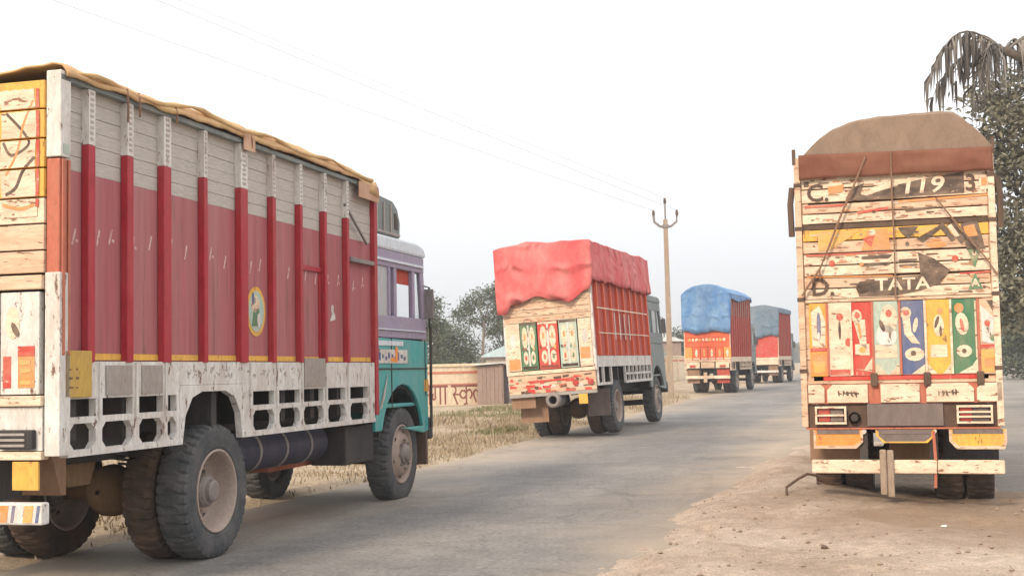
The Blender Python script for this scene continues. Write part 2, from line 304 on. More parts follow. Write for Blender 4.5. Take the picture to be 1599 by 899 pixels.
def text(s, size, mat, parent, loc, name='lettering', rot=(math.pi / 2, 0, 0), sx=1, shear=0, depth=.0015):
    cu = bpy.data.curves.new('txt', 'FONT'); cu.body = s; cu.size = size; cu.extrude = depth; cu.align_x = 'CENTER'; cu.align_y = 'CENTER'; cu.resolution_u = 3; cu.offset = size * .018; cu.shear = shear
    o = bpy.data.objects.new('txt', cu); C.objects.link(o)
    dg = bpy.context.evaluated_depsgraph_get(); dg.update()
    me = bpy.data.meshes.new_from_object(o.evaluated_get(dg)); bpy.data.objects.remove(o)
    me.materials.clear(); me.materials.append(mat); me.name = name
    q = bpy.data.objects.new(name, me); C.objects.link(q); q.parent = parent; q.location = loc; q.rotation_euler = rot; q.scale = (sx, 1, 1)
    return q

# ------------------------------------------------------------------ ground, road, shoulders
def grid(name, mat, f, ss, ts, kind='structure', smooth=True):
    vs = [f(s, t_) for t_ in ts for s in ss]; k_ = len(ss)
    mb = MB(); mb.add(vs, [(i * k_ + j, i * k_ + j + 1, (i + 1) * k_ + j + 1, (i + 1) * k_ + j) for i in range(len(ts) - 1) for j in range(k_ - 1)])
    return tag(mb.build(name, mat, smooth=smooth), kind=kind)
def lin(a, b, k_): return [a + (b - a) * i / (k_ - 1) for i in range(k_)]
def sstep(a, b, x): x = min(1, max(0, (x - a) / (b - a))); return x * x * (3 - 2 * x)
def nz(x, y, sc=1, z=0): return noise.noise(Vector((x * sc, y * sc, z)))
def fnz(x, y, sc, z=0): return nz(x, y, sc, z) + .5 * nz(x, y, sc * 2.1, z + 3) + .25 * nz(x, y, sc * 4.3, z + 7)
grid('ground', M_field, lambda s, t_: P(s, t_, -.10), lin(-900, 900, 13), lin(-300, 1500, 13))
def road_z(s): return .0 - .004 * abs(s + 2.5) if s > -6 else 0
def road_edge(t_): return -5.95 + .16 * fnz(t_, 2, .35) + .05 * nz(t_, 4, 2.2)
rs = lin(0, 1, 16)
grid('road', M_road, lambda a, t_: P(road_edge(t_) + a * (16 - road_edge(t_)), t_, 0), rs, lin(-8, 60, 180) + lin(64, 420, 60))
def sand_h(s, t_):
    n1 = fnz(s, t_, .45, 5); n2 = fnz(s, t_, 1.7, 9); n3 = fnz(s, t_, 4.5, 6)
    left = sstep(-2.05, -.95, s + .30 * n1 + .22 * n2 + .12 * n3 + .03 * max(0, 11 - t_) - .35 * sstep(15, 20, t_))
    far = 1 - sstep(20.0, 24, t_ + 1.5 * n1)
    right = 1 - sstep(1.0, 1.7, s + .25 * n2 - 8 * (1 - sstep(12.3, 13.9, t_ + .5 * n1 + .2 * n2 - .1 * max(0, s - 2))))
    cov = left * far * right
    h = -.07 + (.118 + .03 * (1 - sstep(9, 12, t_))) * cov + cov * (.034 * n1 + .030 * n2 + .014 * fnz(s, t_, 6.5, 2) + .006 * abs(nz(s, t_, 13)))
    h += cov * .07 * math.exp(-((s + 1.0 + .2 * n1) / .35) ** 2) * sstep(11, 14, t_) * (1 - sstep(17, 20, t_))
    # wheel ruts and heaped sand by the parked truck
    for c_, wd, dp in ((-.75, .35, .05), (1.0, .35, .06)):
        if t_ < 11.2: h -= cov * dp * math.exp(-((s - c_ + .25 * math.sin(t_ * .6)) / wd) ** 2) * .6
    h += cov * .10 * math.exp(-((s + .42) / .45) ** 2 - ((t_ - 12.7) / .8) ** 2)
    h -= cov * .025 * sstep(.2, 1.0, s) * sstep(10.8, 12.0, t_)
    return h
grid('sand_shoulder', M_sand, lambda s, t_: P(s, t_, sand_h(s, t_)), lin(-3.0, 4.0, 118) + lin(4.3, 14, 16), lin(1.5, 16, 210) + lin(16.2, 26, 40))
def verge_h(s, t_):
    e_ = sstep(0, .55, road_edge(t_) + .05 - s)
    return -.05 + e_ * (.062 + .02 * fnz(s, t_, .9) + .012 * fnz(s, t_, 3.1)) + .06 * sstep(-7.5, -9.5, s)
grid('verge', M_verge, lambda s, t_: P(s, t_, verge_h(s, t_)), lin(-5.4, -10, 44) + lin(-10.6, -60, 14), lin(-4, 40, 150) + lin(42, 230, 50))

# loose stones on the sand (too many and too small to count)
mb = MB()
for _ in range(420):
    s, t_ = random.uniform(-1.6, 3.2), random.uniform(7.0, 13)
    r = random.choice([.008, .010, .012, .015, .022]); c_ = P(s, t_, sand_h(s, t_) + r * .3)
    vs = [c_ + Vector((random.uniform(.6, 1.2) * r * d[0], random.uniform(.6, 1.2) * r * d[1], random.uniform(.5, .9) * r * d[2])) for d in ((1, 0, 0), (0, 1, 0), (-1, 0, 0), (0, -1, 0), (0, 0, 1), (0, 0, -1))]
    mb.add(vs, [(0, 1, 4), (1, 2, 4), (2, 3, 4), (3, 0, 4), (1, 0, 5), (2, 1, 5), (3, 2, 5), (0, 3, 5)])
tag(mb.build('pebbles', M_stone), 'small pale stones scattered over the trampled sand', kind='stuff')

# grass of the left verge
def blades(name, mat, k_, area, hmin, hmax, wd, lab, dens=None):
    mb = MB()
    for _ in range(k_):
        for _t in range(20):
            s, t_ = random.uniform(area[0], area[1]), random.uniform(area[2], area[3])
            if s > road_edge(t_) - .12: continue
            if dens is None or random.random() < dens(s, t_): break
        else: continue
        c_ = P(s, t_, verge_h(s, t_)); h = random.uniform(hmin, hmax) * (.5 + .8 * max(0, .5 + nz(s, t_, .8)))
        a = random.uniform(0, 6.28); d = Vector((math.cos(a), math.sin(a), 0)); ln = Vector((random.uniform(-.5, .5), random.uniform(-.5, .5), 0)) * h
        mb.add([c_ - d * wd, c_ + d * wd, c_ + ln * .4 + d * wd * .7 + Vector((0, 0, h * .6)), c_ + ln + Vector((0, 0, h))], [(0, 1, 2), (0, 2, 3)])
    return tag(mb.build(name, mat, recalc=False), lab, kind='stuff')
blades('dry_grass', L_dry, 6500, (-10.2, -6.1, 15, 46), .05, .24, .008, 'straw coloured dry grass along the left road verge', lambda s, t_: .04 + .96 * sstep(-.15, .3, nz(s, t_, .45, 3)))
blades('short_dry_grass', L_dry, 6500, (-8.5, -6.0, 6, 30), .02, .08, .009, 'short dry grass at the left road edge', lambda s, t_: .12 + .88 * sstep(-.1, .3, nz(s, t_, .7, 6)))
blades('green_grass', L_grn, 4500, (-10.6, -6.8, 18, 40), .05, .16, .012, 'patchy green grass between the road and the wall', lambda s, t_: sstep(.0, .35, nz(s, t_, .3, 11)))

# ------------------------------------------------------------------ truck pieces shared by all five trucks
TYRE_W = .25
def tyre_mesh():
    pr = [(.295, -.10), (.33, -.122), (.40, -.128), (.455, -.124), (.485, -.112), (.500, -.075), (.505, -.03), (.505, .03), (.500, .075), (.485, .112), (.455, .124), (.40, .128), (.33, .122), (.295, .10), (.295, -.10)]
    def mod(i, j, r):
        if i in (4, 5, 9 - 1, 9) and (j % 4) == 3: return r - .020
        if i in (3, 10) and (j % 4) == 3: return r - .010
        if i in (6, 7): return r - (.012 if (j // 2) % 3 == 0 else 0)
        return r
    return MB().lathe(pr, 160, mod=mod)
def rear_rim():
    mb = MB(); mb.lathe([(.298, .09), (.312, .118), (.300, .125), (.288, .112), (.276, .06), (.262, -.02), (.236, -.055), (.19, -.062), (.12, -.05), (.12, -.06), (.2, -.075), (.27, -.07), (.298, -.08), (.312, -.118), (.298, -.09), (.298, .09)], 40)
    return mb
def rear_hub():
    mb = MB(); mb.lathe([(.125, -.058), (.122, .03), (.105, .055), (.085, .06), (.08, .09), (.06, .10), (0.001, .102)], 20)
    for i in range(8):
        a = i * .7854 + .2; mb.lathe([(.016, -.062), (.016, -.028), (.001, -.026)], 6, (0, .165 * math.cos(a), .165 * math.sin(a)))
    for i in range(6):
        a = i * 1.0472; mb.lathe([(.026, -.0565), (.001, -.0562)], 8, (0, .228 * math.cos(a), .228 * math.sin(a)), mi=1)
    return mb
def front_rim():
    mb = MB(); mb.lathe([(.298, .08), (.312, .115), (.300, .122), (.285, .108), (.265, .07), (.24, .085), (.215, .125), (.17, .135), (.11, .135), (.11, .10), (.2, .09), (.27, -.05), (.298, -.08), (.298, .08)], 40)
    return mb
def front_hub():
    mb = MB(); mb.lathe([(.112, .12), (.108, .155), (.085, .165), (.075, .19), (.05, .2), (.001, .2)], 20)
    for i in range(8):
        a = i * .7854; mb.lathe([(.016, .13), (.016, .16), (.001, .162)], 6, (0, .15 * math.cos(a), .15 * math.sin(a)))
    for i in range(6):
        a = i * 1.0472 + .3; mb.lathe([(.022, .1085), (.001, .109)], 8, (0, .236 * math.cos(a), .236 * math.sin(a)), mi=1)
    return mb
_proto = {}
def add_wheel(root, x, y, z, side, kind, muddy=False):
    """wheel (rim) > tyre, hub"""
    key = (kind, muddy)
    if key not in _proto:
        rim = (rear_rim() if kind == 'rear' else front_rim()).build('wheel', M_rim, root, smooth=True)
        ty = tyre_mesh().build('tyre', M_rubmud if muddy else M_rubber, rim)
        hb = (rear_hub() if kind == 'rear' else front_hub()).build('hub', [M_hub, M_dark], rim, smooth=False)
        _proto[key] = rim
    else:
        src = _proto[key]; rim = inst(src, root)
        for ch in src.children: inst(ch, rim)
    rim.location = (x, y, z); rim.rotation_euler = (random.uniform(0, 6), 0, 0 if side > 0 else math.pi)
    rim.rotation_euler = Matrix.Rotation(0 if side > 0 else math.pi, 3, 'Z').to_euler()
    return rim
def running_gear(root, hw, ya, yf, r=.505, muddy=False, mudin=True):
    for sd_ in (1, -1):
        add_wheel(root, sd_ * (hw - .165), ya, r, sd_, 'rear', muddy)
        add_wheel(root, sd_ * (hw - .165 - .275), ya, r, -sd_, 'rear', mudin)
        add_wheel(root, sd_ * (hw - .16 - .05), yf, r, sd_, 'front', muddy)
    a = MB(); a.tube([(-hw + .3, ya, r), (hw - .3, ya, r)], .075, 10)
    a.lathe([(.02, -.2), (.12, -.16), (.19, -.07), (.20, .02), (.15, .10), (.06, .15), (.02, .16)], 20, (0, ya, r), 'y')
    a.build('rear_axle', M_mudm, root, smooth=True)
    a = MB(); a.tube([(-hw + .35, yf, r - .05), (hw - .35, yf, r - .05)], .06, 8); a.build('front_axle', M_dark, root)
    a = MB(); a.tube([(0, ya + .1, r + .05), (0, yf - .6, r + .22)], .05, 8); a.build('drive_shaft', M_dark, root)
    for sd_ in (1, -1):
        a = MB()
        for i in range(6):
            z = r + .22 - i * .022; ln = .62 - .09 * i
            a.prism([(ya - ln, z + .10 * (ln / .62) ** 2), (ya, z), (ya + ln, z + .10 * (ln / .62) ** 2), (ya + ln, z + .10 * (ln / .62) ** 2 + .016), (ya, z + .016), (ya - ln, z + .10 * (ln / .62) ** 2 + .016)], sd_ * .36 - .035, sd_ * .36 + .035, 'x')
        a.build('leaf_spring', M_dark, root)

def chassis(root, hw, L, zf, yend, z0=.78):
    a = MB()
    for sd_ in (1, -1): a.box(sd_ * .33 - .04, sd_ * .33 + .04, .12, yend, z0, z0 + .2)
    for y in (.3, 1.2, 2.6, 3.6, 4.8, 6): a.box(-.29, .29, y, y + .08, z0 + .03, z0 + .17)
    a.build('chassis', M_dark, root)
    a = MB(); a.box(-hw + .03, hw - .03, .04, L - .02, zf - .08, zf - .01)
    for i in range(9): a.box(-hw + .05, hw - .05, .2 + i * (L - .5) / 8, .28 + i * (L - .5) / 8, z0 + .2, zf - .085)
    a.build('floor', M_dark, root)

def cab(root, y0, hw, m_low, m_up, m_roof, detail=True, zoff=0, length=1.7):
    y1 = y0 + length; yf = y0 + .80; z = lambda q: q + zoff
    arch = [(yf - .64 * math.cos(a), .60 + .64 * math.sin(a)) for a in [math.pi * i / 12 for i in range(19)]]
    arch = [(a, max(b, .78)) for a, b in arch]
    low = [(y0, .78)] + arch + [(y1 - .16, .70), (y1, .72), (y1, 1.70), (y0, 1.72)]
    a = MB()
    for sd_ in (1, -1): a.prism(low, sd_ * hw - .02, sd_ * hw + .02, 'x')
    a.box(-hw + .02, hw - .02, y0, y0 + .03, .9, 2.60); a.box(-hw + .02, hw - .02, y1 - .04, y1, .70, 1.70)
    a.box(-hw + .02, hw - .02, y0 + .03, y1 - .04, 1.0, 1.04)
    cb = a.build('cab', m_low, root, bevel=.012 if detail else 0)
    a = MB()
    for sd_ in (1, -1):
        x0, x1 = sorted((sd_ * (hw - .025), sd_ * (hw + .024)))
        a.box(x0, x1, y0, y1 - .03, 1.722, 1.95); a.box(x0, x1, y0, y1 - .10, 2.45, 2.62)
        for p, q in ((0, .05), (.40, .46), (.56, .64), (1.12, 1.2)): a.box(x0, x1, y0 + p, y0 + q, 1.95, 2.45)
        a.prism([(y1 - .16, 1.95), (y1 - .04, 1.95), (y1 - .11, 2.45), (y1 - .23, 2.45)], x0, x1, 'x')
    a.prism([(y1 - .05, 1.705), (y1 + .01, 1.705), (y1, 1.95), (y1 - .06, 1.95)], -hw + .026, hw - .026, 'x')
    a.box(-hw + .026, hw - .026, y1 - .18, y1 - .12, 2.45, 2.62)
    a.build('cab_frame', m_up, root, bevel=.008 if detail else 0)
    a = MB(); a.prism([(y0 - .02, 2.622), (y1 - .06, 2.622), (y1 - .02, 2.66), (y1 - .10, 2.74), (y1 - .30, 2.77), (y0 - .02, 2.77)], -hw - .03, hw + .03, 'x')
    a.build('roof', m_roof, root, bevel=.03)
    for sd_ in (1, -1):
        MB().box(sd_ * hw - .006, sd_ * hw + .006, y0 + .05, y0 + .40, 1.95, 2.45).build('window', M_pane, root)
        if detail: MB().box(sd_ * hw - .004, sd_ * hw + .004, y0 + 1.2, y0 + 1.46, 1.95, 2.45).build('window', M_glass, root)
        else: MB().box(sd_ * hw - .004, sd_ * hw + .004, y0 + .64, y0 + 1.12, 1.95, 2.45).build('window', M_pane, root)
    MB().prism([(y1 - .03, 1.95), (y1 - .02, 1.95), (y1 - .14, 2.45), (y1 - .15, 2.45)], -hw + .03, hw - .03, 'x').build('windscreen', M_glass, root)
    a = MB(); a.box(-hw - .02, hw + .02, y1 + .005, y1 + .16, .62, .86); a.build('front_bumper', M_dark, root, bevel=.02)
    a = MB()
    for i in range(6): a.box(-.42, .42, y1 + .002, y1 + .022, .98 + i * .08, 1.03 + i * .08)
    a.build('grille', M_dark, root)
    for sd_ in (1, -1):
        MB().lathe([(.09, y1 + .001), (.09, y1 + .04), (.06, y1 + .055), (.001, y1 + .06)], 14, (sd_ * (hw - .22), 0, 1.06), 'y').build('headlight', M_pane, root)
        a = MB(); a.tube([(sd_ * hw, y1 - .10, 2.32), (sd_ * (hw + .07), y1 - .06, 2.30), (sd_ * (hw + .07), y1 - .06, 1.86), (sd_ * hw, y1 - .06, 1.84)], .012)
        mr_ = a.build('mirror_bracket', M_dark, root)
        MB().box(sd_ * (hw + .07) - .06, sd_ * (hw + .07) + .06, y1 - .10, y1 - .07, 1.95, 2.28).build('mirror', M_iron, mr_, bevel=.01)
        # mudguard inside the arch
        a = MB(); pts = [(yf - .63 * math.cos(q), .60 + .63 * math.sin(q)) for q in [math.pi * (.06 + .88 * i / 10) for i in range(11)]]
        ins = [(p - (p - yf) * .04, .60 + (q - .60) * .96) for p, q in pts]
        a.prism(pts + ins[::-1], sd_ * (hw - .30), sd_ * (hw - .021), 'x'); a.build('mudguard', M_dark, root)
    if detail:
        a = MB()
        for sd_ in (1, -1): a.box(sd_ * .38 - .24, sd_ * .38 + .24, y0 + .25, y0 + .40, 1.45, 2.15); a.box(sd_ * .38 - .24, sd_ * .38 + .24, y0 + .40, y0 + .8, 1.40, 1.5)
        a.build('seat', M_seat, root, bevel=.04)
    return y1

def tarp_box(name, mat, hw, y0, y1, ztop, crown, zbot, parent, fold=.03, seed=0, rear_bot=None, k_=150, sag=.0, edge=.10, flare=.02):
    """cloth over a box: rounded-rectangle rings from the ridge over the edge and down to a ragged hem"""
    hl = (y1 - y0) / 2; cy = (y0 + y1) / 2; per = []
    tot = 4 * (hw + hl)
    for i in range(k_):
        d = tot * i / k_
        if d < 2 * hw: per.append((-hw + d, -hl, 0))
        elif d < 2 * hw + 2 * hl: per.append((hw, -hl + d - 2 * hw, 1))
        elif d < 4 * hw + 2 * hl: per.append((hw - (d - 2 * hw - 2 * hl), hl, 2))
        else: per.append((-hw, hl - (d - 4 * hw - 2 * hl), 3))
    vs = []; rings = [0, .25, .5, .72, .86, .95, .985, 1.0]; down = [.02, .06, .16, .3, .45, .6, .75, .88, 1.0]
    for q in rings:
        for (x, y, sd_) in per:
            xx, yy = x * q, y * (1 - (1 - q) * hw / hl * .98) if hl > hw else y * q
            if q == 0: xx = 0
            arch_ = 1 - abs(xx / hw) ** 2.2
            z = ztop + crown * arch_ + fold * .9 * fnz(xx, yy, 1.6, seed) - sag * (1 - q) - (.008 if q == 1 else 0)
            vs.append((xx, cy + yy, z))
    for v in down:
        for i, (x, y, sd_) in enumerate(per):
            top = ztop + crown * (1 - abs(x / hw) ** 2.2) - .008
            b = zbot(x, cy + y, sd_) + .05 * fnz(x * 1.3 + y, y * 1.3 - x, 1.7, seed + 4)
            z = top + (b - top) * v
            nx, ny = ((0, -1), (1, 0), (0, 1), (-1, 0))[sd_]
            o = flare * v + fold * (.12 + .8 * v) * fnz((x + y) * 1.0, z * .3, 2.6, seed + 8) + .5 * fold * v * nz(x + y, z * .25, 7, seed) + .25 * fold * fnz((x + y) + z, z - x, 3.5, seed)
            vs.append((x + nx * o, cy + y + ny * o, z))
    mb = MB(); nr = len(rings) + len(down)
    mb.add(vs, [(i * k_ + j, i * k_ + (j + 1) % k_, (i + 1) * k_ + (j + 1) % k_, (i + 1) * k_ + j) for i in range(nr - 1) for j in range(k_)])
    o = mb.build(name, mat, parent, smooth=True)
    sm = o.modifiers.new('thick', 'SOLIDIFY'); sm.thickness = .008
    return o

# ================================================================== TRUCK 1: red body, teal cab (left)
r1 = empty('cargo_truck', (-3.630, 7.897, 0), -rad(15.2), 0, -rad(.4))
tag(r1, 'large red sided truck with teal cab and grey upper planks, on the dusty road edge', 'truck', 'goods trucks lined up along the road')
HW, L1, ZF, ZT = .925, 5.26, 1.47, 3.20
ribs1 = [(.33, .075), (.77, .075), (1.24, .10), (1.78, .055), (2.39, .12), (2.92, .06), (3.45, .055), (3.97, .055), (4.49, .055)]
running_gear(r1, HW + .012, 2.05, 6.17)
chassis(r1, HW, L1, ZF, 6.7)
# sides: five grey planks above, one red sheet per bay below
edges = [.10] + [p for p, _ in ribs1] + [5.18]
pl = None
for i in range(6):
    za, zb = 2.645 + i * .092, 2.645 + (i + 1) * .092 - .003
    mb = MB(); mb.box(HW - .055 + random.uniform(-.006, .004), HW - .03 + random.uniform(-.005, .003), .08, 5.2, za, zb); mb.build('plank', M_grey, r1)
for i in range(10):
    mb = MB(); a, b = edges[i] + .004, edges[i + 1] - .004
    mb.box(HW - .05, HW - .028, a, b, 1.47, 2.643)
    p_ = mb.build('side_panel', M_red, r1)
    d = MB(); d.box(HW - .0275, HW - .024, a + .03, b - .03, 1.475, 1.515); d.build('yellow_stripe', M_yellow, p_)
    # scuffed white painted marks at mid height
    d = MB()
    for q in range(2):
        yy = a + (b - a) * (.3 + .4 * q) + random.uniform(-.05, .05); zz = 2.27 - .010 * yy + random.uniform(-.03, .03)
        d.prism([(yy - .02, zz - .05), (yy - .005, zz - .055), (yy + .03, zz + .045), (yy + .012, zz + .05)], HW - .0279, HW - .0262, 'x')
        if random.random() < .6: d.prism([(yy + .02, zz - .03), (yy + .045, zz - .04), (yy + .05, zz - .02), (yy + .025, zz - .015)], HW - .0279, HW - .0262, 'x')
    tag(d.build('painted_mark', M_scuff, p_), kind='stuff')
for (y, wd) in ribs1:
    mb = MB(); mb.box(HW - .027, HW + .028, y - wd / 2, y + wd / 2, 1.46, 2.82); rb = mb.build('rib', M_redrib, r1, bevel=.006)
    mb = MB(); mb.box(HW - .029, HW + .026, y - wd / 2 + .002, y + wd / 2 - .002, 2.822, 3.17)
    for q in range(9): mb.box(HW + .026, HW + .029, y - wd * .22, y + wd * .2, 2.85 + q * .036, 2.868 + q * .036, 1)
    mb.build('rib_cap', [M_white, M_faint], rb)
# corner posts
mb = MB(); mb.box(HW - .07, HW + .02, .0, .10, .95, 2.69); mb.box(HW + .021, HW + .035, .015, .045, 1.5, 2.69); mb.box(HW + .021, HW + .035, .075, .098, 1.5, 2.69)
cp = mb.build('corner_post', M_brick, r1, bevel=.008)
mb = MB(); mb.box(HW - .072, HW + .03, -.003, .102, 2.70, 3.23); mb.build('post_cap', M_white, cp, bevel=.006)
mb = MB(); mb.box(HW + .031, HW + .033, .02, .085, 2.72, 2.78); mb.build('green_patch', M_mint, cp)
mb = MB(); mb.box(HW - .075, HW + .03, -.006, .105, .9, 2.0); mb.build('post_sleeve', M_white, cp, bevel=.006)
mb = MB(); mb.box(HW - .07, HW + .02, 5.18, 5.26, .95, 3.16); mb.build('corner_post', M_redrib, r1, bevel=.006)
mb = MB(); mb.box(-HW, -HW + .05, .0, 5.2, 1.45, 3.16)
for (y, wd) in ribs1: mb.box(-HW - .05, -HW - .001, y - wd / 2, y + wd / 2, 1.45, 3.16)
mb.box(-HW + .051, HW - .071, 5.2, 5.25, 1.45, 3.16); mb.build('side_wall', M_redrib, r1)
mb = MB(); mb.box(HW - .06, HW + .03, .0, 5.25, 3.172, 3.205); mb.build('top_rail', M_cgrey, r1)
# small side door and latches
mb = MB(); mb.box(HW - .0275, HW - .008, 3.50, 3.93, 2.27, 2.31); mb.box(HW - .0275, HW - .010, 3.52, 3.54, 1.5, 2.26); mb.box(HW - .0275, HW - .010, 3.90, 3.92, 1.5, 2.26); mb.build('side_door_frame', M_redrib, r1)
mb = MB(); mb.box(HW - .02, HW + .03, 4.55, 5.15, 2.42, 2.46); mb.bar((HW + .01, 4.45, 2.95), (HW + .01, 5.0, 2.62), .02); mb.build('tie_bar', M_iron, r1)
# round emblem
mb = MB(); x_ = HW - .026
mb.prism(ell(2.68, 1.87, .165, .20, 20), x_, x_ + .002, 'x', 0); mb.prism(ell(2.68, 1.87, .135, .165, 20), x_ + .002, x_ + .004, 'x', 1)
mb.prism(ell(2.66, 1.93, .07, .07, 14), x_ + .004, x_ + .006, 'x', 2); mb.prism([(2.6, 1.75), (2.76, 1.76), (2.72, 1.90), (2.63, 1.89)], x_ + .004, x_ + .006, 'x', 3)
mb.prism(ell(2.72, 1.80, .03, .06, 10), x_ + .006, x_ + .008, 'x', 4); mb.prism(ell(2.62, 1.97, .02, .05, 10), x_ + .006, x_ + .008, 'x', 5)
mb.build('emblem', [M_yellow, M_mint, M_cream2, M_green, M_white, M_blue], r1)
mb = MB(); mb.prism(ell(3.0 + 1.22, 1.95, .03, .045, 8), x_, x_ + .002, 'x'); mb.prism([(4.16, 1.84), (4.30, 1.86), (4.24, 1.95)], x_, x_ + .002, 'x'); mb.build('painted_flower', M_white, r1)
# white perforated skirt
def skirt(root, hw, segs, ztop, m, inner=True):
    x0, x1 = hw - .04, hw + .012
    mb = MB(); gl = MB()
    for (a, b, holes) in segs:
        mb.box(x0, x1, a, b, 1.235, ztop); mb.box(x0, x1, a, b, 1.085, 1.125); mb.box(x0, x1 + .006, a, b, .885, .925)
        prev = a
        for (p, q) in holes + [(b, b)]:
            if p > prev: mb.box(x0, x1 - .002, prev, p, 1.125, 1.235); mb.box(x0, x1 - .002, prev, p, .925, 1.085)
            prev = q
        for (p, q) in holes:
            g = .045
            for (yy, zz, sy, sz) in ((p, .925, 1, 1), (q, .925, -1, 1), (p, 1.085, 1, -1), (q, 1.085, -1, -1)):
                mb.prism([(yy, zz), (yy + sy * g, zz), (yy, zz + sz * g)], x0, x1 - .004, 'x')
    o = mb.build('skirt', m, root)
    return o
sk = skirt(r1, HW, [(.10, 1.42, [(.13, .40), (.47, .82), (.90, 1.20), (1.26, 1.38)]), (2.40, 5.16, [(2.55, 2.93), (3.02, 3.42), (3.50, 3.92), (4.02, 4.42), (4.54, 4.98)])], 1.465, M_white)
mb = MB(); x0, x1 = HW - .04, HW + .012
mb.box(x0, x1, 1.422, 2.398, 1.30, 1.465)
mb.prism([(1.422, .885), (1.46, .885), (1.50, 1.08), (1.60, 1.21), (1.74, 1.25), (2.10, 1.25), (2.24, 1.20), (2.33, 1.08), (2.36, .885), (2.398, .885), (2.398, 1.298), (1.422, 1.298)], x0, x1, 'x')
mb.build('wheel_arch', M_white, r1)
mb = MB(); mb.box(HW - .34, HW - .30, .15, 1.40, .9, 1.38); mb.box(HW - .34, HW - .30, 2.42, 5.1, .92, 1.38); mb.build('shade_plate', M_dark, r1)  # added dark plates standing in for the underfloor shade behind the skirt holes
mb = MB()
for y in (.44, .86, 1.23, 2.50, 2.97, 3.46, 3.97, 4.48, 5.02): MB().box(HW + .0125, HW + .024, y - .012, y + .012, 1.10, 1.46).build('skirt_bracket', M_white, sk)
for a, b, c_ in ((.5, .80, 1.44), (.92, 1.18, 1.44), (3.50, 3.94, 1.50)): MB().box(HW + .0125, HW + .022, a, b, 1.25, c_).build('skirt_plate', M_metal, sk)
mb = MB()
for i in range(16):
    y = 1.5 + i * .115 + random.uniform(-.02, .02)
    for q in range(3):
        ya_, za_ = y + random.uniform(0, .06), 1.36 + random.uniform(0, .05); yb_, zb_ = ya_ + random.uniform(-.03, .05), za_ + random.uniform(-.03, .05)
        mb.bar((HW + .0135, ya_, za_), (HW + .0135, yb_ + .004, zb_), .0025, 0, random.uniform(.006, .012))
tag(mb.build('faded_lettering', M_faint, sk), kind='stuff')
mb = MB(); mb.box(HW + .021, HW + .03, .05, .33, 1.245, 1.53); yp = mb.build('yellow_board', M_ochre, r1, bevel=.004)
mb = MB()
for i in range(3):
    for j in range(2): mb.box(HW + .0302, HW + .0315, .09 + .07 * j, .11 + .07 * j + random.uniform(-.005, .025), 1.30 + i * .055, 1.308 + i * .055 + random.uniform(0, .008))
tag(mb.build('faded_lettering', M_mudm, yp), kind='stuff')
# tank, battery box, low guard rail
mb = MB(); mb.lathe([(.001, 2.5), (.15, 2.5), (.165, 2.53), (.165, 4.27), (.15, 4.3), (.001, 4.3)], 24, (HW - .27, 0, .74), 'y'); ft = mb.build('fuel_tank', M_tank, r1, smooth=False)
for y in (2.9, 3.4, 3.9): MB().lathe([(.167, y), (.172, y + .003), (.172, y + .037), (.167, y + .04)], 24, (HW - .27, 0, .74), 'y').build('tank_strap', M_iron, ft)
mb = MB(); mb.box(HW - .42, HW - .06, 4.58, 5.3, .50, .86); mb.build('battery_box', M_dark, r1, bevel=.015)
mb = MB(); mb.box(-.5, .45, 3.8, 5.2, .50, .56); mb.build('cross_guard', M_brick, r1)
mb = MB(); mb.prism([(.35, 1.0), (.5, .62), (.55, .62), (.55, 1.0)], .2, .62, 'x'); mb.build('mud_flap', M_flap, r1)
mb = MB(); mb.prism([(.9, .95), (1.05, .62), (1.3, .62), (1.45, .95)], .02, .30, 'x'); mb.build('spring_hanger', M_mudm, r1)
# cab
CY = 5.27
cab(r1, CY, .88, M_teal, M_lilac, M_roofw, True, 0, 1.60)
mb = MB(); mb.box(.902, .908, CY + .03, CY + 1.58, 1.395, 1.41); mb.box(.902, .908, CY + .45, CY + .462, .95, 1.72); mb.box(.902, .908, CY + 1.5, CY + 1.512, 1.1, 1.72); mb.build('door_seam', M_black, r1)
mb = MB(); mb.box(.902, .910, CY + .04, CY + .92, 1.46, 1.60); dbd = mb.build('door_board', M_white, r1)
mb = MB()
for i in range(9): mb.box(.9102, .912, CY + .08 + i * .09, CY + .11 + i * .09 + random.uniform(0, .03), 1.49 + .02 * (i % 2), 1.57 - .02 * (i % 3))
tag(mb.build('painted_writing', M_blue, dbd), kind='stuff')
mb = MB(); mb.box(.9103, .9125, CY + .55, CY + .62, 1.47, 1.63); mb.box(.9103, .9125, CY + .42, CY + .54, 1.475, 1.52); mb.build('orange_mark', M_orange, dbd)
mb = MB(); mb.box(.902, .908, CY + .02, CY + .80, 1.64, 1.69); mb.build('pale_stripe', M_roofw, r1)
mb = MB(); mb.prism([(CY + .08, .98), (CY + .17, 1.02), (CY + .34, 1.36), (CY + .24, 1.10)], .902, .907, 'x'); mb.build('white_flash', M_white, r1)
mb = MB(); mb.box(.902, .906, CY + 1.46, CY + 1.60, 1.15, 1.28); mb.build('yellow_sticker', M_yellow, r1)
mb = MB(); mb.box(.906, .922, CY, CY + 1.45, 2.505, 2.53); mb.box(.906, .922, CY, CY + 1.5, 1.80, 1.812); mb.build('trim_strip', M_roofw, r1)
mb = MB(); mb.box(.85, .856, CY + .63, CY + 1.13, 2.30, 2.45); mb.box(.85, .856, CY + .63, CY + .72, 2.0, 2.30); mb.build('curtain', M_curtain, r1)
MB().lathe([(.001, -.02), (.03, -.016), (.034, 0), (.03, .016), (.001, .02)], 10, (.80, CY + .78, 2.17), 'y').build('grab_handle', M_black, r1)
mb = MB(); mb.tube([(.93, CY + 1.61, .75), (.93, CY + 1.63, 1.9)], .016); mb.build('corner_guard', M_black, r1)
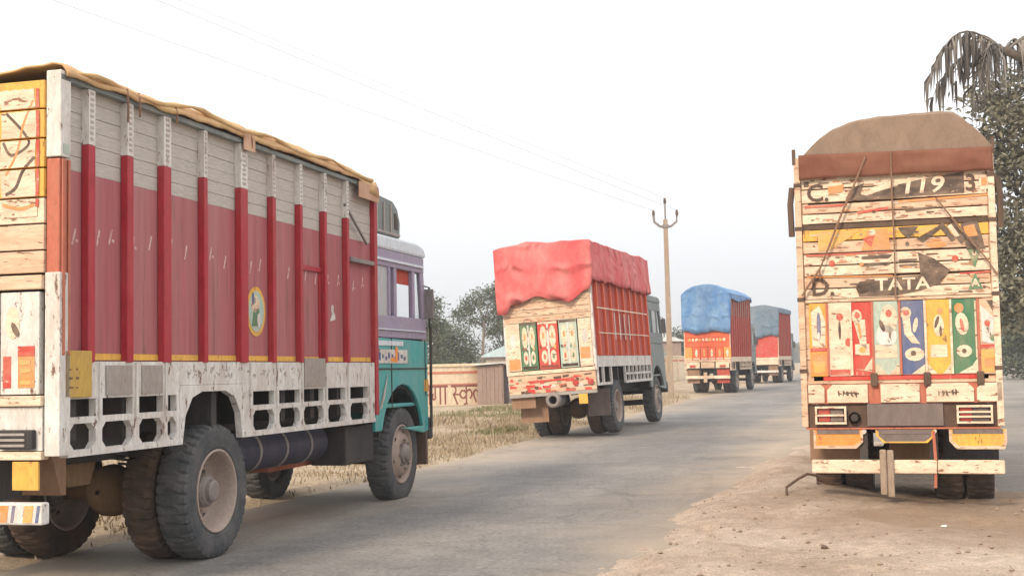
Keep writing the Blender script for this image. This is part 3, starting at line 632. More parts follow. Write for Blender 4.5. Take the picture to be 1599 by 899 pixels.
mb = MB(); mb.box(.60, .90, CY + 1.5, CY + 1.56, .35, .72); mb.build('front_mud_flap', M_dkbrown, r1)
# rounded luggage carrier over the cab
prof = [(CY - .01, 2.785), (CY + .86, 2.785), (CY + .88, 2.95), (CY + .80, 3.09), (CY + .66, 3.16), (CY - .01, 3.19)]
mb = MB(); mb.prism(prof, .82, .86, 'x'); mb.prism(prof, -.86, -.82, 'x')
mb.prism([(CY + .86, 2.785), (CY + .88, 2.95), (CY + .80, 3.09), (CY + .66, 3.16), (CY - .01, 3.19), (CY - .01, 3.16), (CY + .65, 3.13), (CY + .78, 3.07), (CY + .85, 2.94), (CY + .83, 2.785)], -.819, .819, 'x')
cr = mb.build('luggage_carrier', M_cgrey, r1, bevel=.006)
mb = MB()
for y in (.18, .38, .58): mb.box(.861, .875, CY + y - .012, CY + y + .012, 2.80, 3.12)
mb.box(.861, .872, CY + .0, CY + .85, 2.80, 2.825); mb.prism([(CY + .70, 2.87), (CY + .80, 2.87), (CY + .80, 2.98), (CY + .74, 3.04), (CY + .70, 3.04)], .861, .866, 'x', 1)
mb.build('carrier_rib', [M_metal, M_black], cr)
# rear of the left truck
def tl(u, v): return (HW - (94 - u) / 245, 1.4 + (581 - v) / 259)
def faded(name, col, dust=.55, amt=.10): return paint(name, col, .7, dust, (.50, .34, .23), 8, (.7, 1, 1.4), chip=(.60, .45, .33), chipamt=amt)
M_stain = faded('faded brown stain', (.36, .20, .12), .6); M_pinkst = faded('faded pink stain', (.58, .27, .18), .6)
mats_art = [M_cream2, faded('faded orange art paint', (.68, .26, .08)), faded('faded red art paint', (.50, .06, .045)), faded('faded yellow art paint', (.66, .38, .10)), faded('faded black art paint', (.075, .052, .042), .42, .085),
            faded('faded green art paint', (.06, .20, .11)), faded('faded blue art paint', (.09, .13, .27)), M_white, M_stain, M_pinkst]
tail_planks1 = []
for i, (za, zb, m) in enumerate([(3.0, 3.17, M_yellow), (2.82, 2.99, M_yellow), (2.64, 2.81, M_yellow), (2.46, 2.63, M_yellow), (2.30, 2.45, M_cream2), (2.14, 2.29, M_cream), (2.0, 2.13, M_cream)]):
    mb = MB(); mb.box(-HW + .08, HW - .075, -.016 - random.uniform(0, .0025), .035, za, zb); pk = mb.build('tail_plank', m, r1, bevel=.004)
    tail_planks1.append((za, zb, pk))
def strokes_on(planks, y, strokes, lay0=0):
    """painted strokes laid over several planks, each small dab kept on the plank it falls on"""
    mbs = {}
    for lay, (pts, wd, mi) in enumerate(strokes):
        for p, q in zip(pts[:-1], pts[1:]):
            p = Vector(p); q = Vector(q); k_ = max(1, int((q - p).length / .03)); dv = (q - p) / k_; nn = Vector((-dv.y, dv.x)).normalized() * wd / 2
            for i in range(k_):
                a = p + dv * i; b = a + dv * 1.05; cz = (a.y + b.y) / 2
                for w_, (za, zb, pk) in enumerate(planks):
                    if za - .01 <= cz <= zb + .01:
                        mbs.setdefault(w_, MB()).flat([(v.x, min(zb - .003, max(za + .003, v.y))) for v in (a + nn, b + nn, b - nn, a - nn)], y - .0004 * lay - .0025, mi)
    for w_, d in mbs.items(): tag(d.build('painted_motif', mats_art, planks[w_][2]), kind='stuff')
def curve(pts, k_=6):
    out = []
    for i in range(len(pts) - 1):
        p0, p1, p2, p3 = [Vector(pts[min(max(i + o_, 0), len(pts) - 1)]) for o_ in (-1, 0, 1, 2)]
        for j in range(k_):
            t_ = j / k_; out.append(tuple(.5 * (2 * p1 + (p2 - p0) * t_ + (2 * p0 - 5 * p1 + 4 * p2 - p3) * t_ ** 2 + (3 * p1 - p0 - 3 * p2 + p3) * t_ ** 3)))
    return out + [tuple(pts[-1])]
sk_ = []
for q in range(4):
    cx = HW - .24 - .40 * q
    for dx in (-.10, -.04, .02, .08): sk_.append((curve([(cx + dx - .02, 3.12), (cx + dx, 2.9), (cx + dx - .01, 2.66), (cx + dx + .01, 2.34)]), .065, 0))
    sk_.append((curve([(cx - .10, 2.98), (cx + .02, 2.86), (cx + .06, 2.78), (cx - .06, 2.72), (cx - .12, 2.80)]), .018, 4))
    sk_.append((curve([(cx + .09, 3.05), (cx + .02, 2.9), (cx - .02, 2.74), (cx - .10, 2.60)]), .014, 1))
    sk_.append((curve([(cx + .10, 2.70), (cx + .02, 2.62), (cx - .03, 2.52), (cx - .10, 2.48)]), .02, 4))
    sk_.append((curve([(cx + .12, 3.12), (cx + .125, 2.8), (cx + .12, 2.40)]), .022, 2))
    sk_.append((curve([(cx - .12, 2.42), (cx, 2.39), (cx + .10, 2.41)]), .02, 1))
strokes_on(tail_planks1, -.0185, sk_)
mb = MB(); mb.box(-HW + .08, HW - .08, -.03, .03, 1.90, 1.985); mb.build('tail_rail', M_cream, r1, bevel=.006)
for q in range(6):
    xa = -HW + .09 + q * .278; xb = xa + .268
    mb = MB(); mb.box(xa, xb, -.02, .03, 1.27, 1.885); pn = mb.build('tail_panel', M_white, r1, bevel=.005)
    d = MB(); cx = (xa + xb) / 2
    d.flat(rect(xa + .02, xa + .075, 1.31, 1.50), -.0225, 2) if q % 2 else None
    d.flat(rect(cx - .01, cx + .105, 1.31, 1.56), -.0225, 1); d.flat(rect(cx - .01, cx + .105, 1.50, 1.56), -.0250, 2)
    for z_ in (1.33, 1.40, 1.45): d.flat(jrect(cx + .01, cx + .08, z_, z_ + .022, .006), -.0252, 3)
    d.flat(ell(cx - .05, 1.70, .05, .1, 12), -.0225, 0); d.flat(ell(cx - .03, 1.66, .02, .05, 8, .5), -.0245, 4)
    tag(d.build('painted_motif', mats_art, pn), kind='stuff')
mb = MB(); mb.box(-HW + .06, HW - .08, -.035, .05, 1.20, 1.262); mb.box(-HW + .06, HW - .08, -.03, .05, .88, .93); mb.build('tail_rail', M_cream2, r1, bevel=.006)
mb = MB(); mb.box(-HW + .08, HW - .085, -.01, .03, .935, 1.195); lp = mb.build('lamp_panel', M_white, r1)
for sd_ in (1, -1):
    mb = MB(); mb.box(sd_ * .72 - .16, sd_ * .72 + .08, -.05, -.011, .945, 1.06); lg = mb.build('tail_lamp', M_dark, r1, bevel=.006)
    mb = MB()
    for q in range(3): mb.box(sd_ * .72 - .155, sd_ * .72 + .03, -.058, -.0505, .96 + q * .033, .975 + q * .033)
    mb.build('lamp_grille', M_metal, lg)
    mb = MB(); mb.box(sd_ * .74 - .10, sd_ * .74 + .08, -.02, .0, .70, .87); mb.build('reflector_plate', M_yellow, r1, bevel=.004)
mb = MB(); mb.box(-HW + .06, HW - .05, -.06, .02, .50, .63); bp_ = mb.build('rear_bumper', M_white, r1, bevel=.012)
d = MB()
for q in range(10):
    xa = HW - .14 - q * .17; d.flat([(xa - .04, .515), (xa + .02, .515), (xa + .035, .615), (xa - .025, .615)], -.0625, 3 if q % 2 == 0 else 1); d.flat([(xa + .045, .515), (xa + .065, .515), (xa + .08, .615), (xa + .06, .615)], -.0625, 6)
tag(d.build('bumper_stripes', mats_art, bp_), kind='stuff')
for sd_ in (1, -1): MB().box(sd_ * .45 - .03, sd_ * .45 + .03, .0, .3, .63, .879).build('bumper_bracket', M_dark, r1)

# straw tarpaulin bundled along the top of truck 1
tp = empty('tarpaulin', (0, 0, 0)); tp.parent = None; tp.location = r1.location; tp.rotation_euler = r1.rotation_euler
tag(tp, 'straw coloured tarpaulin bundled along the top of the large red truck', 'tarpaulin')
mb = MB(); ys = lin(.03, 5.24, 110); xs = lin(-1, 1, 34); vs = []
for y in ys:
    for q in xs:
        a = abs(q); bulge = .035 + .045 * sstep(.6, 2.2, y) * (1 - sstep(4.4, 5.3, y)) + .02 * nz(y, q, 2.2)
        if a < .9: x = q / .9 * (HW + .035); z = 3.215 + bulge * (.6 + .9 * sstep(.45, .85, a) * (1 - sstep(.86, .9, a)) ) + .018 * fnz(y, q * 2, 3.0)
        else: x = math.copysign(HW + .045 + .015 * nz(y, q, 4), q); z = 3.22 + bulge * .5 - (a - .9) / .1 * (.035 + .035 * abs(fnz(y, 1, 1.9)) + .10 * sstep(4.7, 5.0, y)) * 1.0
        vs.append((x, y, z))
k_ = len(xs); mb.add(vs, [(i * k_ + j, i * k_ + j + 1, (i + 1) * k_ + j + 1, (i + 1) * k_ + j) for i in range(len(ys) - 1) for j in range(k_ - 1)])
o = mb.build('cover', M_tstraw, tp, smooth=True); sm = o.modifiers.new('thick', 'SOLIDIFY'); sm.thickness = .012; sm.offset = 1
mb = MB(); pts = [(HW + .05 + .012 * math.sin(i * 1.7), .15 + i * .17, 3.235 + .02 * math.sin(i * .9) + .045 * sstep(3, 9, i) * (1 - sstep(25, 30, i))) for i in range(30)]
mb.tube(pts, [.009 + .012 * abs(math.sin(i * .8 + .4 * math.sin(i * 2.3))) for i in range(30)], 8); mb.build('rolled_hem', M_tstraw, tp, smooth=True)
mb = MB()
for y, ln in ((.82, .16), (1.30, .12), (2.45, .10), (.68, .22)): mb.tube([(HW + .055, y, 3.25), (HW + .06, y + .01, 3.25 - ln * .5), (HW + .055, y + .015, 3.25 - ln)], .008, 5)
mb.build('tie_rope', M_rope, tp)
M_pinkc = tarp_mat('faded pink cloth', (.50, .28, .18), (.5, .36, .25))
MB().box(HW + .05, HW + .058, 2.33, 2.52, 3.12, 3.25).build('pink_flap', M_pinkc, tp); MB().box(HW + .05, HW + .056, 4.70, 5.22, 3.05, 3.20).build('pink_flap', M_pinkc, tp)

# ================================================================== plainer trucks further up the road
def side_block(root, hw, L, z0, zt, m_side, m_rib, nr, m_skirt, zsk=.9, upper=None, skirt_ribs=True, ya=1.6, wr=.58):
    for sd_ in (1, -1):
        x0, x1 = sorted((sd_ * (hw - .05), sd_ * hw))
        if upper:
            MB().box(x0, x1, .06, L - .05, z0, upper[0]).build('side_panel', m_side, root); MB().box(x0, x1, .06, L - .05, upper[0] + .003, zt).build('upper_board', upper[1], root)
        else: MB().box(x0, x1, .06, L - .05, z0, zt).build('side_panel', m_side, root)
        xr0, xr1 = sorted((sd_ * (hw + .001), sd_ * (hw + .045)))
        for i in range(nr):
            y = .3 + (L - .5) * i / (nr - 1)
            MB().box(xr0, xr1, y - .035, y + .035, z0 + .01, zt - .02).build('rib', m_rib, root)
        for y in (.03, L - .03): MB().box(x0 - .01, x1 + .012, y - .03, y + .03, z0 - .25, zt + .02).build('corner_post', m_skirt if y < 1 else m_rib, root)
        mb = MB(); xs0, xs1 = sorted((sd_ * (hw - .03), sd_ * (hw + .012)))
        mb.box(xs0, xs1, .07, L - .07, z0 - .20, z0 - .004); mb.box(xs0, xs1, .07, ya - wr, zsk, zsk + .05); mb.box(xs0, xs1, ya + wr, L - .07, zsk, zsk + .05); mb.box(xs0, xs1, ya + wr, L - .07, zsk + .16, zsk + .20)
        for y in [.09, .5, ya - wr] + [ya + wr + .03 + i * (L - ya - wr - .13) / 7 for i in range(8)]: mb.box(xs0, xs1, y - .03, y + .03, zsk + .05, z0 - .2)
        mb.build('skirt', m_skirt, root)
        xi0, xi1 = sorted((sd_ * (hw - .3), sd_ * (hw - .26)))
        mb = MB(); mb.box(xi0, xi1, .1, ya - wr, zsk + .02, z0 - .01); mb.box(xi0, xi1, ya + wr, L - .1, zsk + .02, z0 - .01); mb.build('shade_plate', M_dark, root)  # dark plates put in for the shade seen below the floor
    MB().box(-hw + .051, hw - .051, L - .06, L - .01, z0, zt).build('front_wall', m_side, root)

# ---- truck 2: red tarpaulin
r2 = empty('cargo_truck', (.74, 22.97, 0), -rad(17.6), -rad(3.2))
tag(r2, 'truck with faded red tarpaulin over its load, ahead of the large red truck', 'truck', 'goods trucks lined up along the road')
H2, L2 = .83, 4.9
running_gear(r2, H2 - .0, 1.7, 5.75); chassis(r2, H2, L2, 1.42, 6.3)
side_block(r2, H2, L2, 1.45, 2.95, M_redbr, M_redor, 9, M_white, .92, ya=1.7)
cab(r2, L2 + .06, .76, M_cgrey, M_cgrey, M_cgrey, False)
mb = MB(); mb.prism([(L2, 2.78), (L2 + .8, 2.78), (L2 + .75, 3.02), (L2, 3.1)], -.7, .7, 'x'); mb.build('luggage_carrier', M_cgrey, r2, bevel=.02)
mb = MB()
for i in range(4): mb.box(H2 + .046, H2 + .05, 1.5 + i * .42, 1.56 + i * .42, 1.75, 2.25)
mb.build('painted_stripe', M_white, r2)
mb = MB(); mb.box(H2 + .0455, H2 + .048, .2, 4.6, 2.30, 2.325); mb.box(H2 + .0455, H2 + .048, .2, 4.6, 1.85, 1.87); mb.build('tie_cable', M_cream2, r2)
def tail_boards(root, hw, rows, m, y=-.015):
    out = []
    for za, zb in rows:
        out.append(MB().box(-hw + .02, hw - .02, y - random.uniform(0, .008), .03, za, zb - .008).build('tail_plank', m, root))
    return out
zz = lambda v: .71 + (625 - v) / 88
xx = lambda u: (u - 865) / 85
tail_boards(r2, H2, [(2.14, 2.25), (2.25, 2.37), (2.37, 2.49), (2.49, 2.60), (2.60, 2.72), (2.72, 2.83), (2.83, 2.95)], M_cream)
mats_loud = list(mats_art); mats_loud[2] = M_sigred; mats_loud[4] = M_dkbrown; mats_loud[9] = M_brick
pal2 = [(797, 819, M_cream2, None), (820, 846, M_green, M_cream2), (848, 880, M_sigred, M_cream2), (882, 910, M_mint, M_cream2), (912, 932, M_cream2, None)]
for u0, u1, m, mm_ in pal2:
    a, b = xx(u0), xx(u1)
    pn = MB().box(a, b, -.02, .03, 1.28, 2.13).build('tail_panel', m, r2)
    d = MB()
    if mm_:
        cx = (a + b) / 2; hwid = (b - a) / 2
        for sd_ in (-1, 1):
            d.flat(ell(cx + sd_ * hwid * .45, 1.86, hwid * .34, .20, 12), -.0225, 0); d.flat(ell(cx + sd_ * hwid * .45, 1.50, hwid * .30, .12, 12), -.0225, 0)
            d.flat(ell(cx + sd_ * hwid * .45, 1.88, hwid * .12, .06, 8), -.0245, 1); d.flat(ell(cx + sd_ * hwid * .45, 1.50, hwid * .13, .05, 8), -.0245, 2 if sd_ < 0 else 5)
        d.flat(rect(cx - hwid * .1, cx + hwid * .1, 1.35, 2.09), -.0225, 7); d.flat(rect(a + .01, b - .01, 2.085, 2.125), -.0225, 4 if m is not M_sigred else 0)
        for q in range(5): d.flat(jrect(a + .02 + q * (b - a - .04) / 5, a + .05 + q * (b - a - .04) / 5, 1.64, 1.69, .012), -.0247, (4, 2, 7, 5, 3)[q]); d.flat(rect(a + .02, b - .02, 1.30, 1.35), -.0225, 2 if m is M_sigred else 4)
    else:
        d.flat(rect(a + .03, b - .02, 1.30, 1.49) if u0 < 800 else rect(a + .02, b - .04, 1.42, 1.62), -.0225, 1); d.flat(ell((a + b) / 2, 1.82, .05, .13, 10), -.0225, 7)
    tag(d.build('painted_motif', mats_art, pn), kind='stuff')
MB().box(-H2 + .02, H2 - .02, -.03, .04, 1.20, 1.265).build('tail_rail', M_cream2, r2)
lp = MB().box(-H2 + .02, H2 - .02, -.012, .03, .86, 1.19).build('lamp_panel', M_cream, r2)
d = MB()
for i in range(46):
    cx = random.uniform(-.80, .70); cz = random.choice((.90, .97, 1.07, 1.13)) + random.uniform(-.02, .02); wd_, h_ = random.uniform(.05, .17), random.uniform(.02, .065)
    d.flat(jrect(cx, cx + wd_, cz - h_ / 2, cz + h_ / 2, .012), -.0145 - .0001 * i, random.choice((2, 2, 9, 2, 2, 4, 4, 7, 5)))
d.flat(jrect(-.45, .42, 1.055, 1.09, .01), -.0200, 2)
tag(d.build('painted_lettering', mats_loud, lp), kind='stuff')
MB().box(-H2 + .02, H2 - .02, -.03, .04, .80, .855).build('tail_rail', M_metal, r2)
for x in (.44, .72): MB().lathe([(.055, -.045), (.055, -.012), (.001, -.046), (.055, -.045)], 12, (x, 0, 1.0), 'y').build('tail_lamp', M_lampr, r2)
MB().box(.48, .64, -.04, -.02, .62, .795).build('number_plate', M_yellow, r2)
mb = MB(); mb.lathe([(.075, -.12), (.125, -.13), (.14, -.10), (.13, .3), (.075, .3), (.075, -.12)], 20, (.02, 0, .72), 'y'); mb.build('spare_pipe', M_iron, r2, smooth=True)
MB().box(-.72, -.20, .30, .33, .33, .80).build('mud_flap', M_flap, r2)
MB().box(-.80, -.35, .05, .08, .60, .795).build('rear_flap', M_flap, r2)
MB().box(.38, .80, .95, .98, .36, .85).build('mud_flap', M_flapg, r2)
def zb2(x, y, sd_):
    if sd_ == 0: return 2.51 + .05 * math.sin(x * 5.4 + 2.4) - .16 * (1 if x < -.72 else 0) + .10 * sstep(.2, .6, x) - .1 * math.exp(-((x - .5) / .15) ** 2)
    return 2.80 - .06 * (y / L2)
t2 = tarp_box('tarpaulin', M_tpink, H2 + .075, -.09, L2 + .1, 3.50, .06, zb2, None, .05, 3)
t2.location = r2.location; t2.rotation_euler = r2.rotation_euler; tag(t2, 'faded red tarpaulin draped wrinkled over the load of the second truck', 'tarpaulin')

def dabs(pk, x0, x1, za, zb, k_, cols, y):
    d = MB()
    for _ in range(k_):
        x = random.uniform(x0, x1 - .1); z = random.uniform(za + .008, zb - .02); ln = random.uniform(.02, .12); h = random.uniform(.004, .013)
        d.flat([(x, z), (x + ln, z + random.uniform(-.006, .006)), (x + ln * .9, z + h), (x + ln * .1, z + h + random.uniform(0, .004))], y - random.uniform(0, .001), random.choice(cols))
    tag(d.build('worn_paint', mats_art, pk), kind='stuff')
for pk in [o for o in r2.children if o.name.startswith('tail_plank')]:
    z_ = [v.co.z for v in pk.data.vertices]; dabs(pk, -.8, .8, min(z_), max(z_), 20, [9, 8, 4, 9, 5, 1, 2], min(v.co.y for v in pk.data.vertices) - .003)
# ---- truck 3: blue tarpaulin
r3 = empty('cargo_truck', (7.74, 51.2, 0), -rad(19.5))
tag(r3, 'truck with tall blue tarpaulin hanging over its orange red tailgate', 'truck', 'goods trucks lined up along the road')
H3, L3 = .92, 5.2
running_gear(r3, H3, 1.7, 5.95); chassis(r3, H3, L3, 1.42, 6.5)
side_block(r3, H3, L3, 1.45, 3.98, M_redbr, M_redbr, 10, M_cream2, .92, upper=(3.1, M_shed), ya=1.7)
cab(r3, L3 + .06, .84, M_cgrey, M_cgrey, M_cgrey, False)
tail_boards(r3, H3, [(1.86, 2.05), (2.05, 2.24), (2.24, 2.45), (2.45, 2.66), (2.66, 3.0), (3.0, 3.5), (3.5, 3.95)], M_redor)
for i in range(6):
    a = -H3 + .03 + i * .31
    pn = MB().box(a, a + .29, -.02, .03, 1.36, 1.85).build('tail_panel', M_redor if i not in (0, 5) else M_orange, r3)
    d = MB(); d.flat(ell(a + .145, 1.62, .05, .16, 10), -.0225, 0 if i % 2 else 1); d.flat(rect(a + .02, a + .27, 1.38, 1.42), -.0225, 7); tag(d.build('painted_motif', mats_art, pn), kind='stuff')
d = MB()
for i in range(11): d.flat(jrect(-.75 + i * .14, -.66 + i * .14, 2.10, 2.20, .02), -.0265, 0 if i % 3 else 3)
tag(d.build('painted_lettering', mats_art, r3), kind='stuff')
MB().box(-H3, H3, -.03, .04, 1.27, 1.355).build('tail_rail', M_cream, r3)
for i in range(3): MB().box(-.86 + i * .59, -.86 + i * .59 + .54, -.012, .03, 1.02, 1.26).build('lamp_panel', M_cream2 if i != 1 else M_cream, r3)
for x in (-.6, .6): MB().box(x - .12, x + .12, -.04, -.0125, 1.05, 1.14).build('tail_lamp', M_lampr, r3)
MB().box(-H3 + .03, H3 - .03, -.05, .02, .60, .72).build('rear_bumper', M_cream2, r3)
MB().box(-.16, -.02, -.06, -.051, .45, .85).build('tow_bar', M_cream, r3)
for x in (-.6, .6): MB().box(x - .25, x + .25, .1, .13, .42, .98).build('mud_flap', M_redbr if x > 0 else M_flap, r3)
t3 = tarp_box('tarpaulin', M_tblue, H3 + .07, -.10, L3 + .05, 3.98, .38, lambda x, y, sd_: (2.45 + .05 * math.sin(x * 5) if sd_ == 0 else 3.78 if sd_ == 2 else 3.80 - .10 * math.sin(y)), None, .04, 12)
t3.location = r3.location; t3.rotation_euler = r3.rotation_euler; tag(t3, 'blue tarpaulin arched over the truck and hanging down its rear', 'tarpaulin')

# ---- truck 4: farthest
r4 = empty('cargo_truck', (13.35, 69.1, 0), -rad(19.5))
tag(r4, 'farthest truck, grey blue cover over its rear, beyond the blue tarpaulin truck', 'truck', 'goods trucks lined up along the road')
running_gear(r4, H3, 1.7, 5.95); chassis(r4, H3, L3, 1.42, 6.5)
side_block(r4, H3, L3, 1.45, 4.0, M_redbr, M_redbr, 9, M_cream2, .92, ya=1.7)
cab(r4, L3 + .06, .84, M_cgrey, M_cgrey, M_cgrey, False)
tail_boards(r4, H3, [(1.40, 1.6), (1.6, 1.8), (1.8, 2.0), (2.0, 2.25), (2.25, 3.0), (3.0, 3.95)], M_sigred)
MB().box(-H3, H3, -.03, .04, 1.27, 1.39).build('tail_rail', M_cream2, r4)
MB().box(-H3 + .03, H3 - .03, -.012, .03, 1.0, 1.26).build('lamp_panel', M_cream2, r4)
MB().box(-H3 + .03, H3 - .03, -.05, .02, .58, .70).build('rear_bumper', M_white, r4)
for x in (-.6, .6): MB().box(x - .25, x + .25, .1, .13, .42, .98).build('mud_flap', M_flap, r4)
t4 = tarp_box('tarpaulin', M_tgblue, H3 + .07, -.10, L3 + .05, 4.04, .16, lambda x, y, sd_: (2.45 + .12 * math.sin(x * 3) if sd_ == 0 else 3.8), None, .04, 22)
t4.location = r4.location; t4.rotation_euler = r4.rotation_euler; tag(t4, 'faded grey blue tarpaulin over the rear of the farthest truck', 'tarpaulin')

# ================================================================== TRUCK 5: painted tailgate, parked on the sand (right)
r5 = empty('cargo_truck', (3.452, 11.5, 0), -rad(17))
tag(r5, 'truck with ornately painted cream tailgate parked on the sandy shoulder, seen from behind', 'truck', 'goods trucks lined up along the road')
H5, L5 = .83, 5.0
def tg(u, v):
    x = (u - 1402) / 180; z = 3.04 - (v - 268) * .00579
    return (x, z - (u - 1402) * .0004 * (z - .5) / 2.5)
def tp_(pts): return [tg(u, v) for u, v in pts]
running_gear(r5, H5 + .02, 1.15, 5.3, muddy=True)
for o in list(r5.children):
    if o.name.startswith(('wheel', 'rear_axle')): o.location.z -= .07
chassis(r5, H5, L5, 1.42, 6.2)
side_block(r5, H5 - .02, L5, 1.3, 3.15, M_brick, M_brick, 9, M_cream, .78, ya=1.15, wr=.55)
cab(r5, L5 + .06, .78, M_orange, M_brick, M_cream2, False)
for sd_ in (1, -1):
    mb = MB(); mb.box(sd_ * (H5 + .005) - .028, sd_ * (H5 + .005) + .028, -.045, -.002, .76, 3.22); po = mb.build('corner_post', M_cream if sd_ < 0 else M_cream2, r5, bevel=.006)
    for z in (1.25, 1.9, 2.55, 2.95): MB().box(sd_ * (H5 + .005) - .034, sd_ * (H5 + .005) + .034, -.05, -.001, z, z + .035).build('post_clamp', M_dkbrown, po)
    MB().box(sd_ * (H5 + .03) - .015, sd_ * (H5 + .03) + .015, -.05, .0, 3.16, 3.30).build('post_hook', M_dkbrown, po)
    mb = MB(); mb.tube([(sd_ * (H5 + .055), -.02, 2.95), (sd_ * (H5 + .075), -.02, 2.8), (sd_ * (H5 + .07), -.02, 2.5)], .028, 8); mb.build('side_hook', M_dkbrown, r5)
# ten tail planks in five painted rows
rows5 = [(3.045, 2.925, M_cream2), (2.92, 2.80, M_cream2), (2.785, 2.70, M_cream), (2.695, 2.605, M_cream2), (2.55, 2.445, M_yellow), (2.44, 2.335, M_cream), (2.325, 2.225, M_cream2), (2.22, 2.125, M_cream2), (2.11, 2.015, M_cream), (2.01, 1.915, M_cream2)]
planks5 = []
for i, (zb, za, m) in enumerate(rows5):
    mb = MB(); dx = random.uniform(-.006, .006); yo = -.016 - random.uniform(0, .007)
    mb.box(-.80 + dx, .80 + dx, yo, .02, za + .003, zb - .003); planks5.append(mb.build('tail_plank', m, r5, bevel=.005))
for pk, (zb, za, m) in zip(planks5, rows5): dabs(pk, -.79, .79, za, zb, 22, [1, 8, 9, 8, 9, 8, 0, 4], -.0255)
mb = MB(); mb.box(-.80, .80, -.008, .018, 2.555, 2.60); mb.build('tail_plank', M_dkbrown, r5)
MB().box(-.80, .80, .021, .05, 1.3, 3.05).build('tailgate_back', M_dkbrown, r5)
yA = -.0265
def art(name, polys, parent=r5, y0=yA):
    d = MB()
    for lay, poly, mi in polys: d.flat(poly, y0 - .002 * lay, mi)
    return tag(d.build(name, mats_art, parent), kind='stuff' if len(polys) > 1 else None)
# top row: dark arrow with pale figures, C. and 3
art('painted_arrow', [(0, tp_([(1328, 312), (1336, 296), (1358, 285), (1352, 303), (1362, 305), (1440, 280), (1512, 266), (1512, 299), (1470, 302), (1400, 308), (1358, 312)]), 4),
                      (1, tp_([(1366, 293), (1438, 274), (1440, 278), (1372, 301)]), 0)])
text('119', .20, M_cream2, r5, (tg(1447, 290)[0], yA - .005, tg(1447, 289)[1]), sx=1.25, shear=.15)
text('C.', .22, M_dkbrown, r5, (tg(1284, 303)[0], yA - .001, tg(1284, 303)[1]))
text('3', .20, M_dkbrown, r5, (tg(1522, 283)[0], yA - .001, tg(1522, 284)[1]))
art('painted_motif', [(0, tp_([(1262, 285), (1270, 284), (1270, 292), (1262, 293)]), 4), (0, tp_([(1300, 292), (1326, 288), (1324, 300), (1302, 303)]), 1), (0, tp_([(1534, 272), (1550, 270), (1550, 292), (1536, 294)]), 0), (1, tp_([(1538, 276), (1546, 275), (1546, 286), (1538, 288)]), 1)])
art('painted_motif', [(0, tp_([(1345, 330), (1395, 322), (1395, 326), (1346, 334)]), 2), (0, tp_([(1262, 322), (1330, 318), (1330, 321), (1262, 326)]), 2), (0, ell(*tg(1372, 330), .02, .012, 8), 4), (0, tp_([(1420, 326), (1470, 320), (1468, 323), (1422, 330)]), 4),
                      (0, tp_([(1410, 312), (1548, 300), (1548, 303), (1410, 316)]), 1)])
# third row: yellow and brown peaks
art('painted_motif', [(0, tp_([(1282, 364), (1350, 358), (1330, 372), (1300, 390), (1282, 392)]), 3), (0, tp_([(1360, 360), (1392, 356), (1396, 388), (1350, 391)]), 1), (1, ell(*tg(1368, 362), .03, .03, 8), 0), (1, tp_([(1352, 372), (1372, 366), (1366, 386)]), 2),
                      (0, tp_([(1408, 354), (1440, 352), (1430, 366), (1424, 372), (1414, 364)]), 4), (0, tp_([(1436, 372), (1478, 346), (1496, 372), (1490, 376), (1474, 356), (1446, 378)]), 4), (0, tp_([(1440, 356), (1470, 352), (1440, 372)]), 3),
                      (0, tp_([(1482, 350), (1496, 346), (1512, 372), (1504, 380)]), 4), (1, tp_([(1484, 352), (1490, 348), (1502, 366), (1496, 370)]), 0), (0, tp_([(1504, 348), (1530, 342), (1540, 386), (1512, 388)]), 4), (1, tp_([(1508, 352), (1524, 348), (1530, 366), (1512, 368)]), 1), (0, ell(*tg(1422, 380), .018, .022, 8), 4), (0, ell(*tg(1466, 380), .09, .03, 10), 1)])
# lower rows: red spots, dark arrow with lettering, hourglass mark
art('painted_motif', [(0, ell(*tg(1303, 411), .028, .03, 10), 2), (0, ell(*tg(1494, 402), .028, .03, 10), 2), (0, tp_([(1350, 400), (1398, 396), (1392, 402), (1350, 404)]), 4), (0, tp_([(1350, 412), (1398, 408), (1392, 412), (1350, 415)]), 4), (0, tp_([(1408, 404), (1436, 402), (1436, 406), (1408, 408)]), 4), (0, tp_([(1408, 412), (1436, 410), (1436, 413), (1408, 415)]), 4), (0, ell(*tg(1350, 412), .02, .02, 8), 1)])
art('painted_arrow', [(0, tp_([(1438, 393), (1462, 402), (1486, 420), (1470, 440), (1440, 452), (1400, 460), (1344, 462), (1340, 446), (1356, 436), (1440, 428), (1440, 420)]), 4), (0, ell(*tg(1350, 448), .06, .06, 10), 4)])
text('TATA', .155, M_cream2, r5, (tg(1412, 444)[0], yA - .005, tg(1412, 443)[1]), sx=1.2)
text('D.', .22, M_dkbrown, r5, (tg(1287, 449)[0], yA - .001, tg(1287, 449)[1]))
art('painted_mark', [(0, tp_([(1512, 386), (1534, 384), (1523, 416)]), 5), (0, tp_([(1523, 424), (1534, 448), (1512, 450)]), 5), (1, ell(*tg(1523, 394), .018, .02, 8), 0), (1, ell(*tg(1523, 440), .018, .02, 8), 0), (0, ell(*tg(1536, 446), .012, .012, 6), 4)])
text('Y', .10, M_dkbrown, r5, (tg(1523, 388)[0], yA - .006, tg(1523, 388)[1])); text('A', .10, M_cream2, r5, (tg(1523, 440)[0], yA - .006, tg(1523, 440)[1]))
art('painted_stripe', [(0, tp_([(1262, 398), (1398, 391), (1398, 393), (1262, 401)]), 2), (0, tp_([(1262, 432), (1398, 428), (1398, 430), (1262, 434)]), 1), (0, tp_([(1500, 424), (1550, 420), (1550, 423), (1500, 427)]), 2)])
